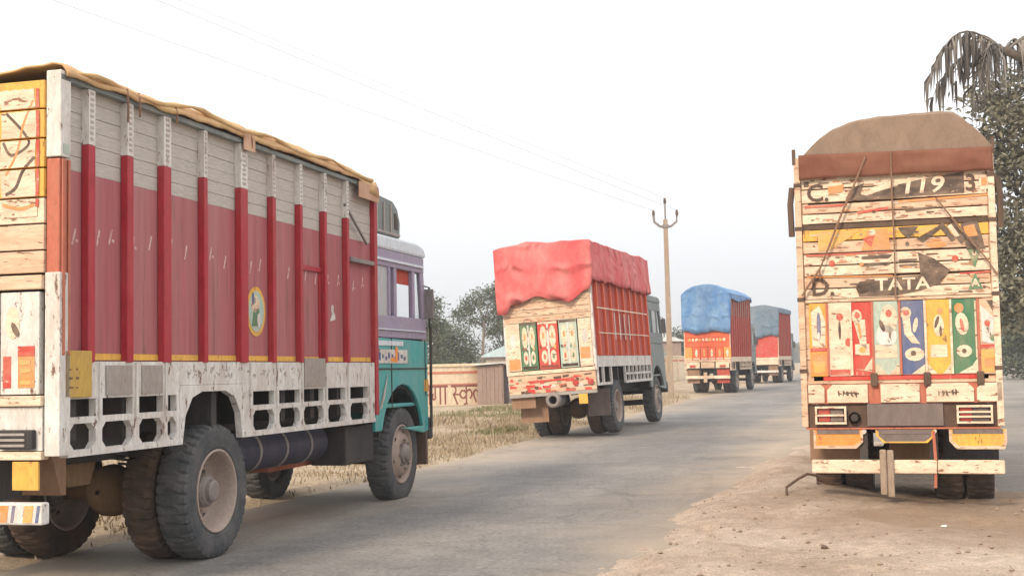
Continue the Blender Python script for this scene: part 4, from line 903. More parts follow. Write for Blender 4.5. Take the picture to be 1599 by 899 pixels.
# eight painted panels
MB().box(-.82, .82, -.03, .03, 1.885, 1.912).build('tail_rail', M_cream, r5, bevel=.005)
pan = [(1263, 1291, M_yellow), (1293, 1328, M_cream2), (1330, 1362, M_sigred), (1364, 1404, M_mint), (1407, 1443, M_blue), (1446, 1482, M_yellow), (1485, 1523, M_green), (1526, 1556, M_cream)]
for i, (u0, u1, m) in enumerate(pan):
    a, b = tg(u0, 530)[0], tg(u1, 530)[0]; cx, hwid = (a + b) / 2, (b - a) / 2; z0, z1 = 1.215, 1.88; yo = -.02 - .004 * (i % 2)
    pn = MB().box(a, b, yo, .03, z0, z1).build('tail_panel', m, r5, bevel=.006)
    P_ = []; g = lambda q, z: (cx + q * hwid, z)
    if i == 0:
        P_ = [(0, [g(-.75, 1.80), g(.2, 1.86), g(.85, 1.72), g(.8, 1.48), g(-.7, 1.48)], 0), (1, ell(*g(.1, 1.67), .02, .13, 10), 6), (2, ell(*g(.05, 1.58), .012, .04, 8), 7), (0, rect(*[g(-.95, 0)[0], g(.95, 0)[0]], 1.44, 1.475), 2), (0, rect(g(-.95, 0)[0], g(.95, 0)[0], 1.23, 1.43), 1), (1, jrect(g(-.6, 0)[0], g(.6, 0)[0], 1.25, 1.36, .01), 3)]
    elif i == 1:
        P_ = [(0, ell(*g(.1, 1.75), .032, .034, 10), 2), (0, ell(*g(.05, 1.63), .012, .09, 8), 4), (0, ell(*g(.8, 1.52), .03, .04, 8), 2), (0, rect(g(-.9, 0)[0], g(.9, 0)[0], 1.225, 1.275), 2)]
    elif i == 2:
        P_ = [(0, ell(*g(-.45, 1.75), .045, .065, 10), 0), (0, [g(-.8, 1.72), g(.35, 1.72), g(.45, 1.45), g(-.2, 1.50)], 0), (1, ell(*g(-.4, 1.76), .025, .03, 8), 2), (1, ell(*g(-.2, 1.62), .012, .08, 8, .1), 1), (0, rect(g(-.7, 0)[0], g(.7, 0)[0], 1.40, 1.50), 0), (1, ell(*g(0, 1.45), .03, .03, 8), 3), (0, [g(-.9, 1.28), g(.9, 1.25), g(.95, 1.38), g(.1, 1.27)], 0)]
    elif i == 3:
        P_ = [(0, ell(*g(.25, 1.72), .075, .13, 12), 0), (1, ell(*g(.25, 1.77), .028, .035, 8), 2), (0, ell(*g(.0, 1.57), .09, .10, 12, .4), 7), (1, ell(*g(-.3, 1.66), .02, .06, 8, .3), 4), (0, rect(g(-.9, 0)[0], g(.8, 0)[0], 1.37, 1.49), 0), (0, [g(-.95, 1.225), g(.0, 1.225), g(-.9, 1.33)], 0), (0, [g(.95, 1.225), g(.2, 1.225), g(.95, 1.33)], 0)]
    elif i == 4:
        P_ = [(0, ell(*g(-.55, 1.77), .05, .055, 10), 0), (1, ell(*g(-.5, 1.77), .028, .026, 8), 2), (0, [g(-.85, 1.73), g(-.2, 1.73), g(-.1, 1.60), g(.6, 1.49), g(-.1, 1.50), g(-.7, 1.58)], 0), (0, ell(*g(.25, 1.66), .02, .07, 8, -.2), 0), (0, ell(*g(.1, 1.40), .085, .06, 12), 0), (1, ell(*g(0, 1.41), .025, .025, 8), 4), (0, [g(.95, 1.225), g(-.2, 1.225), g(.95, 1.31)], 0)]
    elif i == 5:
        P_ = [(0, ell(*g(.05, 1.65), .045, .10, 10), 0), (1, ell(*g(-.1, 1.68), .015, .06, 8, -.3), 4), (1, ell(*g(.2, 1.60), .012, .05, 8), 4), (0, ell(*g(.2, 1.78), .025, .03, 8), 1), (0, rect(g(-.7, 0)[0], g(.7, 0)[0], 1.37, 1.48), 0), (0, [g(-.95, 1.225), g(-.2, 1.225), g(-.95, 1.31)], 0), (0, [g(.95, 1.225), g(.3, 1.225), g(.95, 1.31)], 0)]
    elif i == 6:
        P_ = [(0, ell(*g(-.4, 1.80), .04, .045, 10), 1), (0, ell(*g(-.2, 1.66), .055, .10, 12, .1), 0), (1, ell(*g(-.2, 1.65), .016, .06, 8, .15), 2), (0, ell(*g(-.1, 1.42), .065, .055, 12), 0), (1, ell(*g(-.1, 1.42), .02, .022, 8), 4), (0, [g(.95, 1.225), g(-.6, 1.225), g(.5, 1.29), g(.95, 1.36)], 0), (0, [g(.82, 1.36), g(.95, 1.36), g(.95, 1.86), g(.82, 1.86)], 0)]
    else:
        P_ = [(0, [g(-.2, 1.86), g(.9, 1.86), g(.9, 1.68)], 4), (0, [g(-.85, 1.82), g(.6, 1.70), g(.75, 1.47), g(-.75, 1.50)], 7), (1, ell(*g(-.2, 1.66), .025, .03, 8), 2), (1, ell(*g(.3, 1.53), .025, .03, 8), 5), (0, rect(g(-.95, 0)[0], g(.95, 0)[0], 1.44, 1.475), 2), (0, rect(g(-.95, 0)[0], g(.95, 0)[0], 1.23, 1.43), 3), (1, jrect(g(-.6, 0)[0], g(.5, 0)[0], 1.27, 1.36, .01), 1)]
    if 2 <= i <= 6: P_.append((0, rect(g(-.96, 0)[0], g(.96, 0)[0], 1.217, 1.222), 2))
    art('painted_motif', P_, pn, yo - .0025)
for i, u in enumerate((1292, 1329, 1363, 1405.5, 1444.5, 1483.5, 1524.5)):
    x = tg(u, 530)[0]; MB().box(x - .010, x + .010, -.038, .0, 1.22, 1.88).build('tail_batten', M_cream2 if i in (1, 4, 5) else M_brick, r5)
for u in (1363, 1444.5, 1524.5): x = tg(u, 530)[0]; MB().box(x - .03, x + .03, -.06, -.039, 1.12, 1.24).build('hinge', M_dkbrown, r5, bevel=.006)
MB().box(-.66, .66, -.034, .03, 1.178, 1.212).build('tail_rail', M_sigred, r5); MB().box(-.82, .82, -.028, .03, 1.148, 1.175).build('tail_rail', M_cream, r5)
# plates row
for u0, u1, c0, c1, s_ in ((1258, 1284, 0, .03, None), (1288, 1352, .05, 0, 'xx'), (1372, 1432, .0, .0, None), (1442, 1514, .05, .05, 'xx'), (1518, 1556, .05, .0, None)):
    a, b = tg(u0, 612)[0], tg(u1, 612)[0]
    pl = MB().prism([(a, .975), (b, .975), (b, 1.14 - c1), (b - c1, 1.14), (a + c0, 1.14), (a, 1.14 - c0)], -.045, -.02, 'y').build('cream_plate', M_cream2, r5, bevel=.005)
    if s_:
        d = MB(); x_ = a + .10
        for q in range(5):
            d.flat(jrect(x_ + q * .036, x_ + q * .036 + .014, 1.03, 1.08, .012), -.0475, 4); d.flat(jrect(x_ + q * .036, x_ + q * .036 + .034, 1.055, 1.066, .005), -.0490, 4)
        tag(d.build('faded_lettering', mats_art, pl), kind='stuff')
MB().box(-.83, .83, -.018, .04, .965, 1.145).build('backing_board', M_brick, r5)
# lamp row
mb = MB(); mb.box(-.29, .36, -.03, .0, .765, .962)
mb.build('tail_plate', M_flapg, r5, bevel=.004)
MB().box(-.82, .82, .0, .03, .755, .96).build('backing_board', M_dkbrown, r5)
for sd_, (a, b) in ((-1, (-.745, -.47)), (1, (.47, .77))):
    mb = MB()
    for q in ((a, a + .018, .785, .945), (b - .018, b, .785, .945), (a + .018, b - .018, .785, .803), (a + .018, b - .018, .927, .945)): mb.box(q[0], q[1], -.06, -.03, q[2], q[3])
    n_ = 2 if sd_ > 0 else 1
    for q in range(n_): mb.box(a + .018, b - .018, -.055, -.035, .803 + (q + 1) * .124 / (n_ + 1) - .008, .803 + (q + 1) * .124 / (n_ + 1) + .008)
    lg = mb.build('lamp_guard', M_cream2, r5)
    mb = MB(); mb.box(a + .03, a + .13, -.028, -.001, .81, .92); mb.box(a + .135, b - .03, -.028, -.001, .81, .92, 1); mb.build('tail_lamp', [M_lampr, M_flapg], lg)
mb = MB(); mb.lathe([(.05, -.05), (.055, -.0), (.03, -.05), (.001, -.052)], 12, (-.40, 0, .84), 'y'); mb.build('round_lamp', M_black, r5)
MB().box(-.83, .83, -.04, .05, .738, .752).build('tail_rail', M_brick, r5)
# coloured mud flaps hanging below
for (u0, u1, zb, m, m2) in ((1264, 1342, .565, M_orange, M_cream), (1362, 1452, .615, M_flapg, M_yellow), (1474, 1560, .56, M_yellow, M_cream)):
    a, b = tg(u0, 690)[0], tg(u1, 690)[0]; c_ = .06
    cut = [(a, .735), (a + (c_ if u0 > 1300 else .0), zb), (b - (c_ if u0 < 1470 else .02), zb), (b, zb + .06), (b, .735)] if u0 < 1400 and u0 != 1362 else [(a, .735), (a, zb + .07), (a + c_, zb), (b - (c_ if u0 == 1362 else .02), zb), (b, zb + .06), (b, .735)]
    fl = MB().prism(cut, -.03, -.015, 'y').build('mud_flap', m, r5)
    d = MB()
    rim_ = [(p, q) for p, q in cut]; cx = (a + b) / 2; cz = .66
    ins = [(cx + (p - cx) * .9, min(.735, cz + (q - cz) * .72)) for p, q in rim_]
    for i in range(len(rim_) - 1):
        if i == len(rim_): continue
        d.flat([rim_[i], rim_[i + 1], ins[i + 1], ins[i]], -.0325, 0)
    d.box(a + .03, b - .03, -.034, -.0305, .695, .733, 1)
    d.build('flap_border', [m2, M_flapg], fl)
for x in (-.33, .27): MB().box(x - .035, x + .035, .0, .08, .46, .735).build('bumper_bracket', M_dark, r5); MB().lathe([(.001, -.03), (.028, -.028), (.03, -.001)], 10, (x, 0, .72), 'y').build('reflector', M_white, r5)
# bumper and upright tow post
for a, b in ((-.79, .29), (.295, .85)): MB().box(a, b, -.06, .0, .345, .465).build('rear_bumper', M_cream2, r5, bevel=.012)
mb = MB(); mb.box(-.195, -.137, -.11, -.062, .16, .56); mb.box(-.134, -.075, -.10, -.062, .14, .555); mb.build('tow_post', M_postm, r5, bevel=.012)
mb = MB(); mb.tube([(.27, -.03, .72), (.28, -.04, .45), (.27, -.03, .22)], .015); mb.build('hanging_chain', M_brick, r5)
for sd_ in (1, -1): MB().box(sd_ * .6 - .24, sd_ * .6 + .24, .52, .55, .40, .76).build('inner_flap', M_flap if sd_ < 0 else M_dark, r5)
MB().box(-.12, .30, .4, .7, .42, .72).build('spare_carrier', M_mudm, r5, bevel=.04)

# brown cover domed over truck 5's load
t5 = empty('tarpaulin', r5.location); t5.rotation_euler = r5.rotation_euler
tag(t5, 'brown jute cover domed over the load of the painted tailgate truck', 'tarpaulin')
hp = [(-.80, 3.22), (-.72, 3.30), (-.62, 3.40), (-.5, 3.48), (-.37, 3.525), (-.25, 3.555), (-.1, 3.565), (.06, 3.57), (.25, 3.575), (.42, 3.575), (.54, 3.56), (.62, 3.51), (.72, 3.40), (.80, 3.30), (.86, 3.21)]
mb = MB(); ys = [-.055, -.04, .02, .15, .4, .8, 1.4, 2.2, 3.2, 4.2, 4.7, 4.9]; vs = []
for i, y in enumerate(ys):
    h = (.90, .95, .985, 1.0, 1.01, 1.0, .98, .97, .95, .9, .7, .4)[i]
    for j in range(57):
        q = j / 56 * (len(hp) - 1); a = int(min(q, len(hp) - 2)); f_ = q - a
        x = hp[a][0] + (hp[a + 1][0] - hp[a][0]) * f_; z = hp[a][1] + (hp[a + 1][1] - hp[a][1]) * f_
        vs.append((x, y + .01 * nz(x, z, 6), 3.20 + (z - 3.20) * h + .012 * fnz(x, y, 4, 2)))
mb.add(vs, [(i * 57 + j, i * 57 + j + 1, (i + 1) * 57 + j + 1, (i + 1) * 57 + j) for i in range(len(ys) - 1) for j in range(56)])
mb.add([vs[j] for j in range(57)] + [(vs[j][0], -.05, 3.19) for j in range(57)], [(j, j + 1, 57 + j + 1, 57 + j) for j in range(56)])
mb.build('cover', M_tjute, t5, smooth=True)
mb = MB(); vs = []
for i in range(8):
    for j in range(60):
        x = -.815 + 1.67 * j / 59; v = i / 7
        vs.append((x, -.062 + .012 * fnz(x, v, 2.5, 4) - .006 * v, 3.225 - .02 * x + (-.215 + .012 * x + .015 * nz(x, 1, 3)) * v))
mb.add(vs, [(i * 60 + j, i * 60 + j + 1, (i + 1) * 60 + j + 1, (i + 1) * 60 + j) for i in range(7) for j in range(59)])
o = mb.build('hem', M_them, t5, smooth=True); sm = o.modifiers.new('thick', 'SOLIDIFY'); sm.thickness = .008
def rope(uv, r=.010):
    MB().tube([(tg(u, v)[0], -.085, tg(u, v)[1]) for u, v in uv], r, 6).build('tie_rope', M_rope, t5)
rope([(1362, 246), (1345, 285), (1322, 333), (1300, 385), (1284, 420), (1262, 450), (1254, 462)], .011)
rope([(1402, 236), (1401, 300), (1402, 380), (1401, 466)], .008)
rope([(1468, 308), (1490, 338), (1516, 372), (1540, 402), (1556, 428)], .008)
rope([(1283, 420), (1284, 436)], .010)

# ================================================================== street furniture, wall, shed
up = empty('utility_pole', (5.86, 48, -.05), 0, -rad(.3)); tag(up, 'slender concrete electricity pole with forked iron crossarm beside the road', 'pole')
mb = MB()
a, b = .105, .075
mb.add([(-a, -a, 0), (a, -a, 0), (a, a, 0), (-a, a, 0), (-b, -b, 6.7), (b, -b, 6.7), (b, b, 6.7), (-b, b, 6.7)], [(0, 1, 5, 4), (1, 2, 6, 5), (2, 3, 7, 6), (3, 0, 4, 7), (4, 5, 6, 7), (0, 3, 2, 1)])
mb.build('pole_shaft', M_conc, up, bevel=.015)
mb = MB(); mb.tube([(-.44, 0, 6.85), (-.42, 0, 6.62), (-.22, 0, 6.45), (0, 0, 6.40), (.22, 0, 6.45), (.42, 0, 6.62), (.44, 0, 6.85)], .05, 6); mb.tube([(0, 0, 6.6), (0, 0, 7.3)], .035, 6); mb.box(-.12, .12, -.11, .11, 6.38, 6.5)
mb.build('crossarm', M_iron, up)
for x, z in ((-.44, 6.85), (.44, 6.85), (0, 7.3)):
    MB().lathe([(.03, 0), (.065, .03), (.045, .07), (.065, .10), (.04, .15), (.05, .19), (.001, .22)], 10, (x, 0, z), 'z').build('insulator', M_dkbrown, up)
for q, (x, z, lab) in enumerate(((-.44, 6.98, 'overhead wire from the crossarm tip farther from the road'), (0, 7.45, 'highest overhead wire, fixed to the top pin of the forked pole'), (.44, 6.98, 'overhead wire from the crossarm tip nearer the road'))):
    mb = MB(); A = Vector((5.86 + x, 48, z)); B = Vector((-14.6 + x * 2.2, -1.5, z + .25)); pts = []
    for i in range(33):
        f_ = i / 32; p = A.lerp(B, f_); p.z -= .12 * 4 * f_ * (1 - f_); pts.append(p)
    mb.tube(pts, .006, 5); tag(mb.build('overhead_wire', M_wire), lab, 'wire', 'overhead wires on the forked pole')
# school wall
wl = empty('school_wall', (-2.52, 41.0, .03), -math.atan2(.8, .6)); tag(wl, 'low cream wall with terracotta band and maroon Hindi lettering beside the tin shed', 'wall')
# local x: towards the road, local y: along it
MB().box(-.12, .12, -7, 2.6, -.2, 1.28).build('wall_face', M_wallc, wl)
MB().box(-.16, .16, -7, 2.6, 1.282, 1.37).build('coping', M_wallc, wl, bevel=.01)
MB().box(.121, .130, -7, 2.6, 1.05, 1.13).build('painted_band', M_wallr, wl)
MB().box(.121, .128, -7, 2.6, .70, .735).build('painted_band', M_wallr, wl)
bw = empty('boundary_wall', P(-12, 0, .05), -TH); tag(bw, 'long low cream wall along the far verge, seen beside the electricity pole', 'wall')
MB().box(-.12, .12, 56, 128, -.2, 1.48).build('wall_face', M_wallc, bw); MB().box(-.16, .16, 56, 128, 1.482, 1.56).build('coping', M_wallc, bw, bevel=.01); MB().box(.121, .128, 56, 128, 1.2, 1.32).build('painted_band', M_wallr, bw)
for y in lin(58, 126, 15): MB().box(.1215, .17, y - .15, y + .15, -.2, 1.475).build('pier', M_wallc, bw)
def stroke(mb, pts, wd=.075):
    for (p, q) in zip(pts[:-1], pts[1:]):
        a = Vector(p); b = Vector(q); d = (b - a).normalized(); a -= d * wd * .3; b += d * wd * .3; nn = Vector((-d.y, d.x)) * wd / 2
        mb.prism([(a + nn)[:], (b + nn)[:], (b - nn)[:], (a - nn)[:]], .122, .126 + random.uniform(0, .004), 'x')
def arcp(cx, cz, rx, rz, a0, a1, k_=7): return [(cx + rx * math.cos(rad(a0 + (a1 - a0) * i / k_)), cz + rz * math.sin(rad(a0 + (a1 - a0) * i / k_))) for i in range(k_ + 1)]
def devanagari(y0, h, sc, seq):
    """writes letters along +y from y0; headline at height h; sc = letter size"""
    mb = MB(); y = y0
    def S(pts, wd=.085): stroke(mb, [(y + p[0] * sc, h + p[1] * sc * 1.2) for p in pts], wd * sc * 1.25)
    for ch in seq:
        wdt = {'ga': .75, 'ra': .5, 'sa': .62, 'ka': .95, 'la': .95, 'aa': .35, 'gap': .3, 'pa': .7, 'ja': .9}[ch]
        if ch != 'gap': S([(0, 0), (wdt, 0)], .10)
        if ch == 'ga': S([(.25, 0), (.25, -.5)]); S(arcp(.15, -.5, .11, .13, 0, -250)); S([(.6, 0), (.6, -.85)])
        if ch == 'aa': S([(.2, 0), (.2, -.85)])
        if ch == 'ra': S(arcp(.2, -.2, .18, .2, 90, -80)); S([(.2, -.4), (.42, -.85)])
        if ch == 'sa': S(arcp(.12, -.2, .2, .2, 90, -80)); S([(.15, -.4), (.42, -.9)]); S([(.15, -.42), (.62, -.42)])
        if ch == 'ka': S([(.45, 0), (.45, -.85)]); S(arcp(.22, -.42, .22, .2, 20, 340)); S(arcp(.66, -.42, .2, .22, 160, -70)); S(arcp(.42, -1.02, .16, .14, 60, 330)); S([(.5, -1.1), (.78, -1.2)])
        if ch == 'la': S([(.8, 0), (.8, -.85)]); S(arcp(.2, -.42, .17, .2, 200, -20)); S(arcp(.55, -.42, .18, .2, 180, 0)); S([(.04, -.5), (.2, -.8)])
        if ch == 'pa': S([(.12, 0), (.12, -.42)]); S(arcp(.32, -.42, .2, .16, 180, 360)); S([(.55, 0), (.55, -.85)])
        if ch == 'ja': S([(.75, 0), (.75, -.85)]); S([(.75, -.4), (.35, -.4)]); S(arcp(.3, -.55, .16, .16, 80, -160))
        y += wdt * sc
    return mb
tag(devanagari(-.70, .66, .54, ['ja', 'ga', 'aa', 'gap', 'sa', 'ka', 'la']).build('lettering', M_wallt, wl), kind='stuff'); 
# shed in front of the wall
sh = empty('tin_shed', (-.62, 41.5, .02), -rad(4)); tag(sh, 'small rusty tin shed with sloping pale roof against the cream wall', 'shed')
for i in range(6): MB().box(-.52 + i * .128, -.52 + i * .128 + .124, -.02 - .012 * (i % 2), .03, 0, 1.28 + .012 * i).build('tin_panel', M_shed, sh)
MB().box(.25, .28, -.02, 1.1, 0, 1.34).build('tin_panel', M_shed, sh); MB().box(-.56, -.52, -.02, 1.1, 0, 1.26).build('tin_panel', M_shed, sh)
MB().box(.29, .66, .28, .32, .04, 1.30).build('shed_door', M_sheddr, sh); MB().box(.67, .73, .25, .32, 0, 1.34).build('door_post', M_plaster, sh)
MB().box(-.5, .7, 1.0, 1.05, 0, 1.3).build('back_wall', M_shed, sh)
mb = MB(); mb.prism([(-.66, 1.31), (.85, 1.40), (.85, 1.43), (-.66, 1.34)], -.16, 1.3, 'y'); mb.build('roof', M_tin, sh)
# low houses behind the wall
def house(name, lab, s, t_, wx, wy, h, m_w, m_r, rz=0, pitch=.5):
    r = empty(name, (s, t_, -.1), -TH + rz); tag(r, lab, 'house')
    MB().box(-wx / 2, wx / 2, -wy / 2, wy / 2, 0, h).build('wall', m_w, r)
    mb = MB(); mb.prism([(-wx / 2 - .2, h), (wx / 2 + .2, h), (wx / 2 + .2, h + .06), (0, h + pitch + .06), (-wx / 2 - .2, h + .06)], -wy / 2 - .2, wy / 2 + .2, 'y'); mb.build('roof', m_r, r)
    for q in (-.25, .25): f_ = MB().box(q * wx - .4, q * wx + .4, -wy / 2 - .03, -wy / 2 - .001, h * .4, h * .75).build('window', M_cgrey, r)
    MB().box(-.45, .45, -wy / 2 - .03, -wy / 2 - .001, 0, h * .72).build('door', M_sheddr, r)
house('roadside_house', 'low house with light blue tin roof behind the tin shed', -.1, 56, 2.2, 4, 1.75, M_plaster, M_tinb, .3, .55)
house('roadside_house', 'distant brownish house behind the pole and the wall', 9.45, 88.70, 4.0, 5, 2.7, M_shed, M_tin, .2, .7)

# ================================================================== trees
def tree(name, lab, loc, h, crowns, mat, n_leaf, lsize, trunk_r=.16, lean=(0, 0), group=None, clump=.5, nc=26, droop=0, tm=None):
    r = empty(name, loc); tag(r, lab, 'tree', group)
    tips = []
    mb = MB(); top = Vector((lean[0], lean[1], h * .62)); base = Vector((0, 0, -.1)); mid = base.lerp(top, .5) + Vector((random.uniform(-.2, .2), 0, 0))
    mb.tube([base, mid, top], [trunk_r, trunk_r * .75, trunk_r * .45], 8)
    for (cx, cy, cz, rx, ry, rz) in crowns:
        c_ = Vector((cx, cy, cz)); st_ = base.lerp(top, min(1, max(.3, (cz - rz * .8) / (h * .62))))
        mb.tube([st_, st_.lerp(c_, .5) + Vector((random.uniform(-.3, .3), random.uniform(-.3, .3), .2)), c_], [trunk_r * .45, trunk_r * .28, trunk_r * .12], 6)
        for _ in range(nc):
            d = Vector((random.gauss(0, 1), random.gauss(0, 1), random.gauss(0, 1))).normalized() * random.uniform(.45, 1.0)
            tip = c_ + Vector((d.x * rx, d.y * ry, d.z * rz)); tips.append(tip)
            if random.random() < .5: mb.tube([c_.lerp(tip, .1), c_.lerp(tip, .6) + Vector((0, 0, .12 * rz)), tip], [trunk_r * .12, trunk_r * .07, trunk_r * .03], 4)
    mb.build('trunk', tm or M_trunk, r, smooth=True)
    lf = MB()
    for i in range(n_leaf):
        tip = random.choice(tips); g = clump
        p = tip + Vector((random.gauss(0, g), random.gauss(0, g), random.gauss(0, g * .75)))
        a = Vector((random.gauss(0, 1), random.gauss(0, 1), random.gauss(0, .6) - droop)).normalized(); b = a.cross(Vector((random.gauss(0, 1), random.gauss(0, 1), random.gauss(0, 1)))).normalized()
        s = lsize * random.uniform(.6, 1.3)
        lf.add([p, p + a * s * .5 + b * s * .22, p + a * s, p + a * s * .5 - b * s * .22], [(0, 1, 2, 3)])
    lf.build('crown', mat, r, recalc=False)
    return r
def at(u, Y): return Vector(((u - 799.5) / 2000 * Y, Y, 0))
G = 'trees beyond the cream wall'
# airy eucalyptus-like trees behind the wall
tree('eucalyptus_tree', 'airy grey green tree with gaps, tallest behind the cream wall', at(752, 70) + Vector((0, 0, -.1)), 6.2, [(-.2, 0, 4.9, .75, .8, .8), (.75, 0, 5.2, .6, .7, .7), (-.9, 0, 4.0, .7, .8, .7), (.5, .3, 3.6, .9, .8, .8), (1.1, 0, 4.4, .5, .6, .6)], L_euc, 5200, .16, .12, (.1, 0), G, .22, 16, .6)
tree('eucalyptus_tree', 'thin tree behind the red tarpaulin truck, next to the tallest airy tree', at(778, 76) + Vector((0, 0, -.1)), 6.2, [(.3, 0, 5.3, .6, .7, .6), (.9, 0, 4.6, .7, .7, .7), (-.3, 0, 3.8, .7, .7, .7), (.8, 0, 3.2, .7, .7, .7)], L_euc, 3000, .16, .10, (.3, 0), G, .22, 14, .6)
tree('bushy_tree', 'dense dark low tree beside the teal cab, behind the cream wall', at(706, 66) + Vector((0, 0, -.1)), 4.0, [(0, 0, 2.6, .9, 1, .9), (-.7, 0, 3.0, .6, .8, .7), (.7, 0, 2.2, .8, .8, .7), (-.3, 0, 1.7, 1.0, 1, .6)], L_euc, 6500, .15, .12, (0, 0), G, .26, 26, .3)
tree('bushy_tree', 'narrow dark tree rising beside the teal cab mirror', at(676, 60) + Vector((0, 0, -.1)), 5.4, [(0, 0, 4.0, .35, .5, .8), (.15, 0, 2.8, .55, .6, .9), (.2, 0, 1.7, .6, .7, .7), (-.6, 0, 2.6, .7, .7, 1)], L_euc, 4500, .15, .12, (0, 0), G, .2, 20, .3)
tree('bushy_tree', 'low spreading tree between the tin shed and the red tarpaulin truck', at(800, 72) + Vector((0, 0, -.1)), 3.6, [(-.4, 0, 2.2, 1.0, 1, .8), (.8, 0, 2.4, 1.1, 1, .9), (.0, 0, 1.5, 1.3, 1, .7)], L_euc, 5000, .16, .12, (0, 0), G, .3, 22, .3)
tree('bushy_tree', 'small dark distant tree beside the electricity pole', at(1062, 96) + Vector((0, 0, -.1)), 4.2, [(0, 0, 2.9, .9, 1, .9), (-.9, 0, 2.3, .9, .8, .8), (.9, 0, 2.2, .9, .8, .8)], L_dark, 4500, .2, .12, (0, 0), G, .3, 22)
# right side: big tree, bushes and the withered palm
tree('large_tree', 'tall brown green tree whose crown rises behind the painted tailgate truck', Vector((12.95, 29, -.1)), 11, [(-1.6, 0, 3.2, .9, 1.2, 1.2), (-1.4, 0, 5.0, 1.0, 1.2, 1.2), (-1.5, 0, 6.8, .9, 1.2, 1.2), (.5, 0, 7.4, 1.3, 1.6, 1.5), (.2, 0, 4.0, 1.6, 1.6, 1.6), (1.8, .5, 5.5, 1.6, 1.6, 2)], L_brown, 19000, .17, .28, (-.3, 0), None, .26, 30, .4)
tree('roadside_bush', 'large dark bush at the roadside, beyond the tall brown green tree', Vector((27.5, 66, -.1)), 5.0, [(-1.0, 0, 1.6, 1.6, 1.6, 1.4), (.9, 0, 1.9, 1.8, 1.6, 1.6), (0, 0, 3.2, 1.7, 1.6, 1.3)], L_dark, 9000, .24, .2, (0, 0), None, .4, 34)
tree('roadside_bush', 'farthest leafy bush at the roadside beyond the painted tailgate truck', Vector((34, 84, -.1)), 6.0, [(-2.2, 0, 2.0, 1.8, 1.6, 1.8), (0, 0, 2.4, 2.0, 1.6, 2.0), (-1, 0, 4.4, 1.8, 1.6, 1.4), (2, 0, 2.4, 2, 1.6, 2)], L_dark, 9000, .3, .2, (0, 0), None, .5, 30)
# withered palm
pr = empty('palm_tree', (8.25, 21.0, -.1)); tag(pr, 'palm with withered drooping grey fronds above the brown covered load', 'tree')
mb = MB(); mb.tube([(2.6, .6, 0), (2.2, .5, 2.5), (1.3, .3, 4.9), (.5, .1, 6.3), (0, 0, 6.5)], [.15, .12, .11, .09, .07], 10); mb.build('trunk', M_palmt, pr, smooth=True)
for i in range(13):
    a = 6.2832 * i / 19 + random.uniform(-.12, .12); ln = random.uniform(.75, 1.3); d = Vector((math.cos(a), math.sin(a), 0)); sdv = Vector((-d.y, d.x, 0)); rise = random.uniform(.15, .55)
    pts = []
    for q in range(11):
        f_ = q / 10; pts.append(Vector((0, 0, 6.45)) + d * ln * f_ + Vector((0, 0, rise * math.sin(f_ * 2.2) - .75 * f_ ** 3)))
    mb = MB(); mb.tube(pts, [.022 - .0018 * q for q in range(11)], 5)
    for q in range(2, 11):
        for sd_ in (-1, 1):
            for rep in range(1 + (q % 2)):
                p = pts[q].lerp(pts[q - 1], rep / 2); l_ = random.choice((.35, .5, .7, .95)) * (1 - .35 * abs(q / 10 - .5)); out_ = sdv * sd_ * random.uniform(.05, .16) + d * random.uniform(0, .12)
                m_ = p + out_ * .8 + Vector((0, 0, -.25 * l_)); e_ = p + out_ + Vector((random.uniform(-.03, .03), random.uniform(-.03, .03), -l_)); wv = d * random.uniform(.010, .026)
                mb.add([p - wv, p + wv, m_ + wv * 1.3, m_ - wv * 1.3, e_], [(0, 1, 2, 3), (3, 2, 4)])
    mb.build('frond', L_dead, pr, recalc=False)
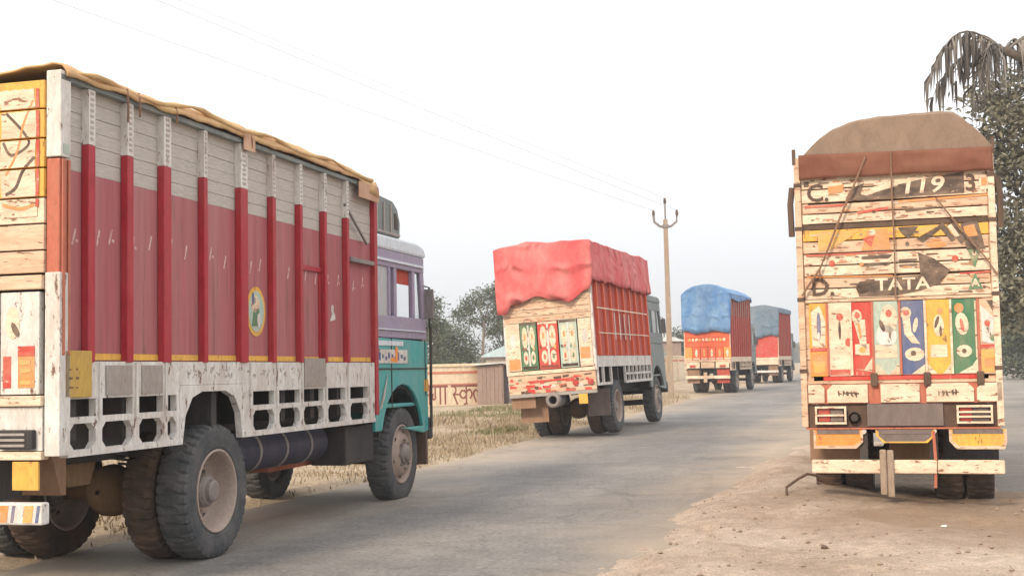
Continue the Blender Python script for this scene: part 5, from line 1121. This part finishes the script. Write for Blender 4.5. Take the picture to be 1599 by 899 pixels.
# far treeline, one hazy mass on the horizon
lf = MB()
for _ in range(26000):
    x = random.uniform(-260, 320); y = 330 + random.uniform(-20, 20); hh = 3.5 + 2.6 * fnz(x, 0, .03, 3); z = random.uniform(0, max(1, hh)) ; s = random.uniform(.5, 1.1)
    p = Vector((x, y, z)); a = Vector((random.gauss(0, 1), random.gauss(0, .4), random.gauss(0, 1))).normalized() * s; b = Vector((-a.z, random.gauss(0, .3), a.x)) * .6
    lf.add([p - a, p - b, p + a, p + b], [(0, 1, 2, 3)])
tag(lf.build('far_treeline', L_dark, recalc=False), 'far hazy line of trees on the horizon', kind='stuff')

# ================================================================== small things on the sand
def litter(name, lab, cat, s, t_, pts, m, r=.012):
    c_ = P(s, t_, sand_h(s, t_)); mb = MB(); mb.tube([c_ + Vector(p) for p in pts], r, 6); return tag(mb.build(name, m), lab, cat)
litter('bent_rod', 'bent dark rod stuck in the sand behind the painted truck', 'rod', -.78, 12.3, [(-.03, -.1, -.03), (-.02, -.05, .06), (.10, .0, .13), (.20, .05, .17), (.30, .08, .15)], M_dkbrown, .013)
def crumple(name, lab, s, t_, size, m, cat='litter'):
    c_ = P(s, t_, sand_h(s, t_) + size * .25); bm = bmesh.new(); bmesh.ops.create_icosphere(bm, subdivisions=2, radius=size)
    for v in bm.verts: v.co *= .75 + .6 * noise.noise(v.co * 18 + Vector((s, t_, 0))); v.co.z *= .6
    me = bpy.data.meshes.new(name); bm.to_mesh(me); bm.free(); me.materials.append(m); o = bpy.data.objects.new(name, me); C.objects.link(o); o.location = c_; return tag(o, lab, cat)
crumple('plastic_scrap', 'crumpled white plastic scrap on the sand behind the right rear wheel', .52, 10.75, .035, M_litter)
crumple('stone', 'small pale stone at the right of the painted truck wheels', 1.25, 11.9, .04, M_stone, 'stone')
crumple('stone', 'reddish brick bit on the sand near the bottom right corner', 1.55, 9.6, .045, M_brick, 'stone')
crumple('stone', 'dark clod on the open sand nearest the camera, left of center', -.35, 9.3, .035, M_dkbrown, 'stone')

# ================================================================== haze
hz = MB().box(-420, 520, -300, 520, -1.2, 14).build('haze', bpy.data.materials.new('haze air')); tag(hz, kind='stuff', label='thin pale haze')
m = hz.data.materials[0]; m.use_nodes = True; m.node_tree.nodes.clear()
pv = m.node_tree.nodes.new('ShaderNodeVolumePrincipled'); om = m.node_tree.nodes.new('ShaderNodeOutputMaterial')
pv.inputs['Color'].default_value = (.93, .94, .96, 1); pv.inputs['Density'].default_value = .0016; pv.inputs['Anisotropy'].default_value = .2
m.node_tree.links.new(pv.outputs[0], om.inputs['Volume'])
